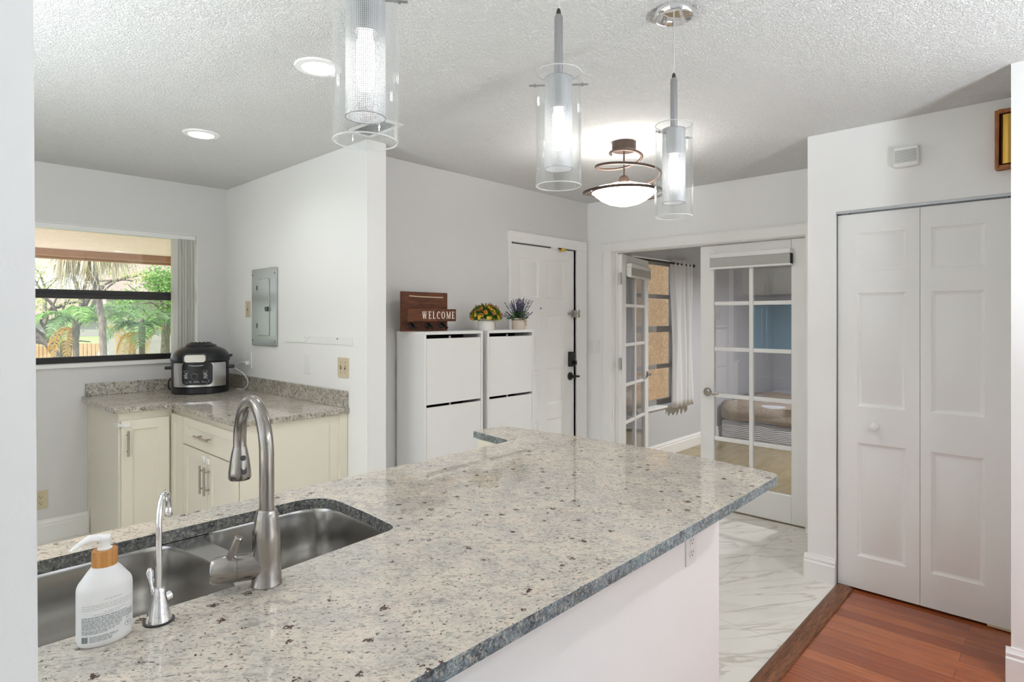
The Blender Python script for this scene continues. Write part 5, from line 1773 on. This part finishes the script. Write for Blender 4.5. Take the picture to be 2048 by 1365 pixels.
def curtain(label, x0, x1, lean, seed, z0=0.50):
    t = thing('curtain', label, 'curtain', ((x0 + x1) / 2, YE - 0.07, z0), 0, 'silver grey bedroom curtains')
    rnd = random.Random(seed)
    n, m_ = 72, 22
    mb = MB()
    vs = []
    for j in range(m_ + 1):
        s = j / m_
        z = 2.055 - (2.055 - z0) * s
        for i in range(n + 1):
            u = i / n
            amp = 0.032 * (0.65 + 0.35 * sin(u * 9 + seed))
            fold = 5.2 + 0.1 * sin(seed)
            squeeze = 1 - 0.10 * sin(pi * s)
            x = x0 + (x1 - x0) * (0.5 + (u - 0.5) * squeeze) + lean * (s ** 1.3)
            y = YE - 0.075 + amp * sin(u * fold * 2 * pi + 0.35 * sin(s * 3.1 + u * 5)) + 0.006 * sin(7 * s + 11 * u)
            vs.append((x, y, z))
    for j in range(m_):
        for i in range(n):
            a = j * (n + 1) + i
            mb.f.append([a, a + 1, a + n + 2, a + n + 1]); mb.mi.append(0)
    mb.v = vs
    o = part('drape', mb, CURTAIN, t, angle=75)
    so = o.modifiers.new('thickness', 'SOLIDIFY')
    so.thickness = 0.0016
    for k in range(5):
        xx = x0 + (x1 - x0) * (k + 0.5) / 5
        part('grommet', MB().tube([Vector((xx, YE - 0.075 + 0.021 * cos(a), 2.005 + 0.021 * sin(a))) for a in [2 * pi * q / 20 for q in range(20)]], 0.004, 8, closed=True), CHROME, t)


curtain('silver grey curtain at the right side of the bedroom window', 5.66, 6.13, 0.03, 2)
curtain('silver grey curtain seen through the panes of the open french door', 4.60, 4.86, 0.10, 5)
t = thing('curtain_rod', 'black curtain rod above the bedroom window', 'curtain rod', (5.3, YE - 0.075, 2.01))
part('rod', MB().tube([(4.50, YE - 0.075, 2.010), (6.15, YE - 0.075, 2.010)], 0.010, 12), PLASTIC_KM, t)
for x in (4.50, 6.15):
    part('finial', MB().ball((x, YE - 0.075, 2.01), 0.018, 8), PLASTIC_KM, t)
for x in (4.57, 6.08):
    part('bracket', MB().tube([(x, YE, 2.03), (x, YE - 0.05, 2.03), (x, YE - 0.075, 2.012)], 0.006, 8), PLASTIC_KM, t)

# bed
t = thing('bed', 'bed with white quilted base and beige blanket, behind the closed french door', 'bed', (7.6, 2.2, 0))
g = NT('wavy_quilt', rough=0.8, spec=0.2)
g.b.inputs['Base Color'].default_value = S(204, 205, 212)
wv = g.t.nodes.new('ShaderNodeTexWave')
wv.bands_direction = 'Z'
wv.inputs['Scale'].default_value = 16
wv.inputs['Distortion'].default_value = 5
wv.inputs['Detail'].default_value = 0
wv.inputs['Detail Scale'].default_value = 0.4
g.link(g.mapping(), wv.inputs['Vector'])
g.bump(wv.outputs['Fac'], 0.8, 0.02)
part('bed_base', MB().box(6.90, 8.70, 0.90, 3.06, 0.02, 0.225), g.m, t, bevel=0.015)
part('mattress', MB().box(6.92, 8.70, 0.92, 3.05, 0.225, 0.44), BED_WHITE, t, bevel=0.05, segs=4)
mb = MB()
n = 26
vs = []
rnd = random.Random(3)
hgt = [[0.452 + 0.016 * sin(i * 0.9 + j * 0.5) + 0.010 * sin(i * 0.37 - j * 1.1) for j in range(n + 1)] for i in range(n + 1)]
for i in range(n + 1):
    for j in range(n + 1):
        u, v = i / n, j / n
        x = 6.885 + 1.25 * u
        z = hgt[i][j]
        if i == 0:
            x, z = 6.885, 0.250 + 0.012 * sin(j)
        elif i == 1:
            x = 6.880 + 0.006 * sin(j * 1.3)
            z -= 0.03
        vs.append((x, 0.91 + 2.14 * v, z))
mb.v = vs
for i in range(n):
    for j in range(n):
        a = i * (n + 1) + j
        mb.f.append([a, a + 1, a + n + 2, a + n + 1]); mb.mi.append(0)
o = part('blanket', mb, BLANKET, t, angle=80)
so = o.modifiers.new('thickness', 'SOLIDIFY'); so.thickness = 0.012
t = thing('pillow', 'pale pillow at the head of the bed', 'pillow', (8.42, 2.0, 0.45))
mb = MB().lathe([(0.0001, 0.0), (0.22, 0.01), (0.34, 0.05), (0.36, 0.08), (0.34, 0.12), (0.22, 0.17), (0.0001, 0.18)], 40, e=3.2, sx=0.62, sy=1.0)
obj('pillow_cover', mb, BED_WHITE, t, angle=70)
t = thing('bedside_cabinet', 'pale cabinet with a white top beside the bed', 'cabinet', (6.62, 1.35, 0))
part('body', MB().box(6.42, 6.82, 0.95, 1.52, 0.0, 0.86), mat('pale_grey_lacquer', S(190, 190, 190), 0.5), t, bevel=0.004)
part('top', MB().box(6.40, 6.84, 0.93, 1.54, 0.86, 0.895), CAB_WHITE, t, bevel=0.004)
for z in (0.08, 0.48):
    part('drawer', MB().box(6.405, 6.42, 0.97, 1.50, z, z + 0.36), CAB_WHITE, t, bevel=0.003)

# stucco wall and soffit block outside the bedroom window
struct('wall_outside', MB().box(2.4, 10.5, 4.75, 4.95, -0.1, 2.75), STUCCO_TAN, 'tan stucco wall outside the bedroom window', 'wall')
t = thing('wall_box', 'tan stuccoed box high on the outside wall, seen past the curtain rod', 'wall box', (6.6, 4.7, 2.0))
part('box', MB().box(6.35, 6.95, 4.45, 4.75, 1.90, 2.30), STUCCO_TAN, t, bevel=0.01)

# ================================================================== OUTDOORS
struct('ground_patio', MB().box(-4, 2.3, YN + 0.16, 10.5, -0.12, -0.02).box(-30, -1.4, -1.5, YN + 0.16, -0.12, -0.02), PATIO, 'concrete patio floor outside the kitchen window', 'patio')
struct('ground_lawn', MB().box(-60, 60, YN + 0.1, 70, -0.30, -0.125), GRASS, 'pale green lawn beyond the patio', 'lawn')
struct('ground_front', MB().box(-40, 40, -40, -1.5, -0.30, -0.03), PATIO, 'concrete yard behind the camera', 'yard')
struct('soffit_outside', MB().box(-0.8, 2.7, YN + 0.16, 7.74, 2.15, 2.30), STUCCO_PEACH, 'peach stucco soffit outside the kitchen window', 'soffit')
struct('beam_outside', MB().box(-0.8, 2.7, 7.60, 7.74, 2.083, 2.15).box(-0.8, 2.7, 7.72, 7.82, 2.060, 2.30), BEAM_BROWN, 'brown beam edging the soffit outside', 'beam')


def house(label, c, half, wall_h, roof_h, m_roof, rz, gable=True):
    t = thing('house', label, 'house', c, rz)
    a, b = half
    w = MB().box(-a, a, -b, b, 0, wall_h)
    if gable:
        w.extrude([(-a, -b, wall_h), (a, -b, wall_h), (0, -b, wall_h + roof_h)], (0, 2 * b, 0))
    obj('walls', w, HOUSE_GREY, t)
    r = MB()
    if gable:
        for s in (-1, 1):
            r.extrude([(s * (a + 0.5), -b - 0.4, wall_h - 0.5 * roof_h / a), (0, -b - 0.4, wall_h + roof_h), (0, -b - 0.4, wall_h + roof_h + 0.12), (s * (a + 0.5), -b - 0.4, wall_h - 0.5 * roof_h / a + 0.12)], (0, 2 * b + 0.8, 0))
    else:
        r.extrude([(-a - 0.4, -b - 0.5, wall_h - 0.05), (-a - 0.4, b + 0.5, wall_h - 0.05), (-a - 0.4, 0, wall_h + roof_h)], (2 * a + 0.8, 0, 0))
    obj('roof', r, m_roof, t)
    return t


def dirz(u0, f0, u1, f1):
    a, b = P(u0, HORIZON, f0), P(u1, HORIZON, f1)
    return atan2(b.y - a.y, b.x - a.x)


c = P(376, HORIZON, 25); c.z = -0.12
house('pale stucco house with a brown pink roof behind the queen palms', c, (2.3, 3.2), 2.45, 2.3, ROOF_PINK, YAW - pi / 2 + radians(24), False)
c = P(60, HORIZON, 52); c.z = -0.12
house('low far house with a pale roof behind the branching tree', c, (7.0, 4.0), 1.5, 2.0, ROOF_PINK, YAW - pi / 2 + radians(30), False)

# picket fence
a_, b_ = P(10, HORIZON, 19), P(205, HORIZON, 18)
t = thing('picket_fence', 'weathered brown picket fence at the far side of the lawn', 'fence', (a_.x, a_.y, -0.13), atan2(b_.y - a_.y, b_.x - a_.x))
L = (b_ - a_).length
mb = MB()
k = 0
while k * 0.16 < L:
    mb.box(k * 0.16, k * 0.16 + 0.13, -0.01, 0.01, 0.05, 0.80 + 0.02 * sin(k * 3.3)); k += 1
obj('pickets', mb, FENCE_WOOD, t)
mb = MB()
for z in (0.15, 0.50):
    mb.box(0, L, 0.01, 0.05, z, z + 0.06)
obj('rails', mb, FENCE_WOOD, t)

# globe lamp
c = P(207, 709, 9.5)
t = thing('globe_lamp', 'round white globe garden lamp outside the kitchen window', 'garden lamp', (c.x, c.y, -0.12))
obj('globe', MB().ball((0, 0, c.z + 0.12), 0.072, 14), mat('opal_globe', S(238, 238, 240), 0.3), t)
obj('post', MB().tube([(0, 0, 0), (0, 0, c.z + 0.12 - 0.065)], 0.03, 10), PLASTIC_K, t)


def frond(rnd, base, d, L, droop, m_, leaf_len, n=26, wid=0.012, hang=0.5):
    """a feather frond: arching rachis with leaflets"""
    d = Vector(d).normalized()
    pts = [Vector(base)]
    v = d.copy()
    for k in range(14):
        pts.append(pts[-1] + v * (L / 14))
        v = (v + Vector((0, 0, -droop / 14))).normalized()
    mb = MB()
    mb.tube(pts, [0.014 * (1 - k / 15.5) + 0.002 for k in range(len(pts))], 5)
    for k in range(n):
        s = 0.16 + 0.84 * k / (n - 1)
        i = min(13, int(s * 14))
        p = pts[i].lerp(pts[i + 1], s * 14 - i)
        tg = (pts[i + 1] - pts[i]).normalized()
        side = tg.cross(Vector((0, 0, 1)))
        side = side.normalized() if side.length > 0.05 else tg.orthogonal().normalized()
        ll = leaf_len * (0.45 + 0.75 * sin(pi * min(1, 0.15 + s * 0.85))) * rnd.uniform(0.85, 1.15)
        for sg in (-1, 1):
            o = (side * sg + tg * 0.55 + Vector((0, 0, rnd.uniform(-0.2, 0.35)))).normalized()
            q1 = p + o * ll * 0.5
            q2 = q1 + (o + Vector((0, 0, -hang))).normalized() * ll * 0.5
            wv_ = tg * wid
            mb.add([p - wv_ * 0.5, p + wv_ * 0.5, q1 + wv_, q2, q1 - wv_ * 0.6], [(0, 1, 2, 3, 4)])
    return mb


def feather_palm(label, u, f, crown_v, base_v=None, n=12, L=1.5, seed=1, gold=2, r=0.11, mats=(None,), dirs=None, leaf=0.34):
    rnd = random.Random(seed)
    top = P(u, crown_v, f)
    t = thing('queen_palm', label, 'palm', (top.x, top.y, -0.13))
    hz = top.z + 0.13
    prof = [(r * 1.25, 0), (r * 1.05, 0.3), (r, hz * 0.6), (r * 0.95, hz - 0.35), (r * 1.25, hz - 0.22), (r * 1.05, hz - 0.02), (r * 0.6, hz + 0.1)]
    obj('trunk', MB().lathe(prof, 16), BARK, t, angle=60)
    for k in range(n):
        a = 2 * pi * k / n + rnd.uniform(-0.25, 0.25)
        el = rnd.uniform(0.15, 1.1)
        d = Vector((cos(a) * cos(el), sin(a) * cos(el), sin(el)))
        mb = frond(rnd, (cos(a) * 0.05, sin(a) * 0.05, hz), d, L * rnd.uniform(0.85, 1.15), rnd.uniform(1.8, 2.8), None, leaf, hang=0.9)
        obj('frond', mb, mats[k % len(mats)], t, smooth=False, weld=False)
    for k in range(gold):
        a = rnd.uniform(0, 2 * pi) if not dirs else dirs[k]
        d = Vector((cos(a) * 0.8, sin(a) * 0.8, 0.25))
        mb = frond(rnd, (cos(a) * 0.08, sin(a) * 0.08, hz - 0.15), d, L * 0.95, 4.6, None, leaf * 0.75, n=22, hang=1.2)
        obj('dead_frond', mb, LEAF_GOLD, t, smooth=False, weld=False, label='golden dead frond')
    return t


RIGHT = YAW - pi / 2
feather_palm('tall queen palm in the middle of the garden view', 206, 12.0, 640, n=10, L=0.95, seed=5, gold=2, r=0.055, leaf=0.24, mats=(LEAF_G, LEAF_D), dirs=(RIGHT + 0.5, RIGHT - 0.3))
feather_palm('queen palm with a golden dead frond at the left of the garden view', 152, 10.0, 640, n=8, L=0.70, seed=9, gold=3, r=0.045, leaf=0.20, mats=(LEAF_G, LEAF_D), dirs=(RIGHT + pi - 0.6, RIGHT + pi + 0.5, RIGHT + pi))
feather_palm('shorter queen palm with blue green fronds in front of the grey house', 284, 10.2, 650, n=7, L=0.68, seed=14, gold=2, r=0.045, leaf=0.22, mats=(LEAF_D,), dirs=(RIGHT + pi + 0.4, RIGHT + pi - 0.5))
feather_palm('queen palm standing nearest the vertical blind', 333, 14.0, 645, n=9, L=0.95, seed=23, gold=1, r=0.07, leaf=0.26, mats=(LEAF_G,), dirs=(RIGHT + pi,))

# fan palm hanging into the top of the view
top = P(207, 640, 9.0); crown = P(178, 503, 9.0)
t = thing('fan_palm', 'fan palm with hanging dry straw coloured leaves at the top of the garden view', 'palm', (top.x, top.y, -0.13))
hz = crown.z + 0.13
lean = Vector((crown.x - top.x, crown.y - top.y, 0))
obj('trunk', MB().tube([(0, 0, 0), (0, 0, 1.0), lean * 0.1 + Vector((0, 0, 1.5)), lean * 0.45 + Vector((0, 0, 2.0)), lean * 0.9 + Vector((0, 0, hz - 0.2)), lean + Vector((0, 0, hz + 0.15))], [0.075, 0.05, 0.046, 0.048, 0.07, 0.05], 14), BARK, t, angle=60)
rnd = random.Random(41)
rt = Vector((sin(YAW), -cos(YAW), 0)); fw = Vector((cos(YAW), sin(YAW), 0)); up = Vector((0, 0, 1))
for k in range(17):
    a = rnd.uniform(-1.25, 1.25)
    out = (rt * sin(a) - fw * rnd.uniform(-0.5, 0.9)).normalized()
    stem0 = lean + Vector((0, 0, hz + 0.05))
    st1 = stem0 + out * rnd.uniform(0.12, 0.34) + up * rnd.uniform(-0.05, 0.10)
    mb = MB()
    mb.tube([stem0, stem0.lerp(st1, 0.5) + up * 0.05, st1], 0.010, 5)
    dry = k % 3 != 0
    dn = (out * 0.5 - up).normalized()
    sd_ = dn.cross(fw).normalized()
    for j in range(22):
        fa = radians(-72 + 144 * j / 21) + rnd.uniform(-0.04, 0.04)
        d = (dn * cos(fa) + sd_ * sin(fa)).normalized()
        l = rnd.uniform(0.42, 0.66) * (0.8 + 0.2 * cos(fa))
        nrm_ = d.cross(fw).normalized()
        wq = nrm_ * 0.010
        p1 = st1 + d * l * 0.55 + fw * rnd.uniform(-0.05, 0.05)
        p2 = p1 + (d * 0.5 - up * 0.8).normalized() * l * 0.45
        mb.add([st1 - wq * 0.3, st1 + wq * 0.3, p1 + wq, p2, p1 - wq], [(0, 1, 2, 3, 4)])
    obj('fan_leaf', mb, LEAF_DRY if dry else LEAF_OLIVE, t, smooth=False, weld=False)
st = MB()
for k in range(34):
    x0 = rnd.uniform(-0.30, 0.45)
    p = lean + Vector((0, 0, hz - 0.02)) + rt * x0 * 0.6 - fw * rnd.uniform(0.15, 0.35)
    pts = [p]
    ph = rnd.uniform(0, 6)
    for j in range(9):
        p = p + Vector((0, 0, -0.075)) + rt * (0.035 * sin(ph + j * 0.9) + x0 * 0.04)
        pts.append(p)
    st.tube(pts, 0.0042, 5)
obj('dry_strands', st, LEAF_DRY, t, label='curling straw coloured strands')


def limb(mb, rnd, p, d, L, r, depth, tips):
    pts = [Vector(p)]
    d = Vector(d).normalized()
    for k in range(6):
        d = (d + Vector((rnd.gauss(0, 0.14), rnd.gauss(0, 0.14), rnd.gauss(0.02, 0.10)))).normalized()
        pts.append(pts[-1] + d * L / 6)
    mb.tube(pts, [r * (1 - 0.07 * k) for k in range(7)], 8)
    if depth == 0:
        tips.append(pts[-1]); tips.append(pts[4])
        return
    for k in range(3 if depth > 1 else 2):
        i = rnd.choice((3, 4, 5, 6))
        nd_ = (d + Vector((rnd.gauss(0, 0.7), rnd.gauss(0, 0.7), rnd.gauss(0.15, 0.4)))).normalized()
        limb(mb, rnd, pts[i], nd_, L * 0.72, r * 0.6, depth - 1, tips)


def leafy(rnd, centres, rad, n, ln, wd):
    mb = MB()
    for _ in range(n):
        c = rnd.choice(centres)
        p = Vector(c) + Vector((rnd.gauss(0, rad), rnd.gauss(0, rad), rnd.gauss(0, rad * 0.75)))
        d = Vector((rnd.gauss(0, 1), rnd.gauss(0, 1), rnd.gauss(-0.2, 0.7)))
        leaf_blades(mb, rnd, p, d, 1, ln, wd, 0.2)
    return mb


# branching tree at the left
b0 = P(128, HORIZON, 15.0)
t = thing('branching_tree', 'dark branching tree with yellow green leaves at the left of the garden view', 'tree', (b0.x, b0.y, -0.13))
rnd = random.Random(12)
mb, tips = MB(), []
for dd, L, r in (((-0.35, 0.2, 0.9), 1.7, 0.10), ((0.5, -0.45, 0.55), 1.5, 0.08), ((-0.55, 0.5, 0.35), 1.6, 0.075), ((0.1, 0.0, 1.0), 2.0, 0.09)):
    d = rt * dd[0] + fw * dd[1] + up * dd[2]
    limb(mb, rnd, (0, 0, 0.25), d, L, r, 2, tips)
mb.tube([(0, 0, -0.05), (0, 0, 0.3)], [0.16, 0.12], 10)
obj('trunk', mb, BARK_D, t, angle=60)
obj('foliage', leafy(rnd, [p + up * 0.15 for p in tips if p.z > 1.0], 0.24, 1700, 0.09, 0.020), LEAF_Y, t, smooth=False, weld=False)
# bushy green trees at the right
for lab, u, v, f, rad, n, seed, m_ in (('bushy bright green tree behind the palms at the right of the garden view', 326, 575, 17.0, 0.52, 3000, 3, LEAF_G),
                                      ('rounded green tree in front of the house roof in the garden view', 262, 606, 19.0, 0.30, 1100, 6, LEAF_G),
                                      ('airy tree with pale leaves high at the left of the garden view', 88, 535, 25.0, 0.60, 900, 7, LEAF_Y)):
    c = P(u, v, f)
    t = thing('garden_tree', lab, 'tree', (c.x, c.y, -0.13))
    rnd = random.Random(seed)
    hz = c.z + 0.13
    mb, tips = MB(), []
    mb.tube([(0, 0, 0), (0.05, 0, hz * 0.4), (0, 0.04, hz * 0.75)], [0.11, 0.09, 0.07], 10)
    for k in range(5):
        a = 2 * pi * k / 5
        limb(mb, rnd, (0, 0.04, hz * 0.72), (cos(a) * 0.6, sin(a) * 0.6, 0.7), rad * 1.4, 0.035, 1, tips)
    obj('trunk', mb, BARK, t, angle=60)
    cs = [Vector((rnd.gauss(0, rad * 0.55), rnd.gauss(0, rad * 0.55), hz + rnd.gauss(0, rad * 0.6))) for _ in range(14)]
    obj('foliage', leafy(rnd, cs, rad * 0.38, n, 0.10, 0.024), m_, t, smooth=False, weld=False)
c = P(163, 708, 13.0)
t = thing('garden_bush', 'small light green bush beside the golden frond on the lawn', 'bush', (c.x, c.y, -0.13))
rnd = random.Random(77)
obj('foliage', leafy(rnd, [Vector((rnd.gauss(0, 0.15), rnd.gauss(0, 0.15), 0.35 + rnd.gauss(0, 0.15))) for _ in range(9)], 0.10, 700, 0.09, 0.022), LEAF_G, t, smooth=False, weld=False)
obj('stem', MB().tube([(0, 0, 0), (0, 0, 0.35)], 0.02, 8), BARK, t)
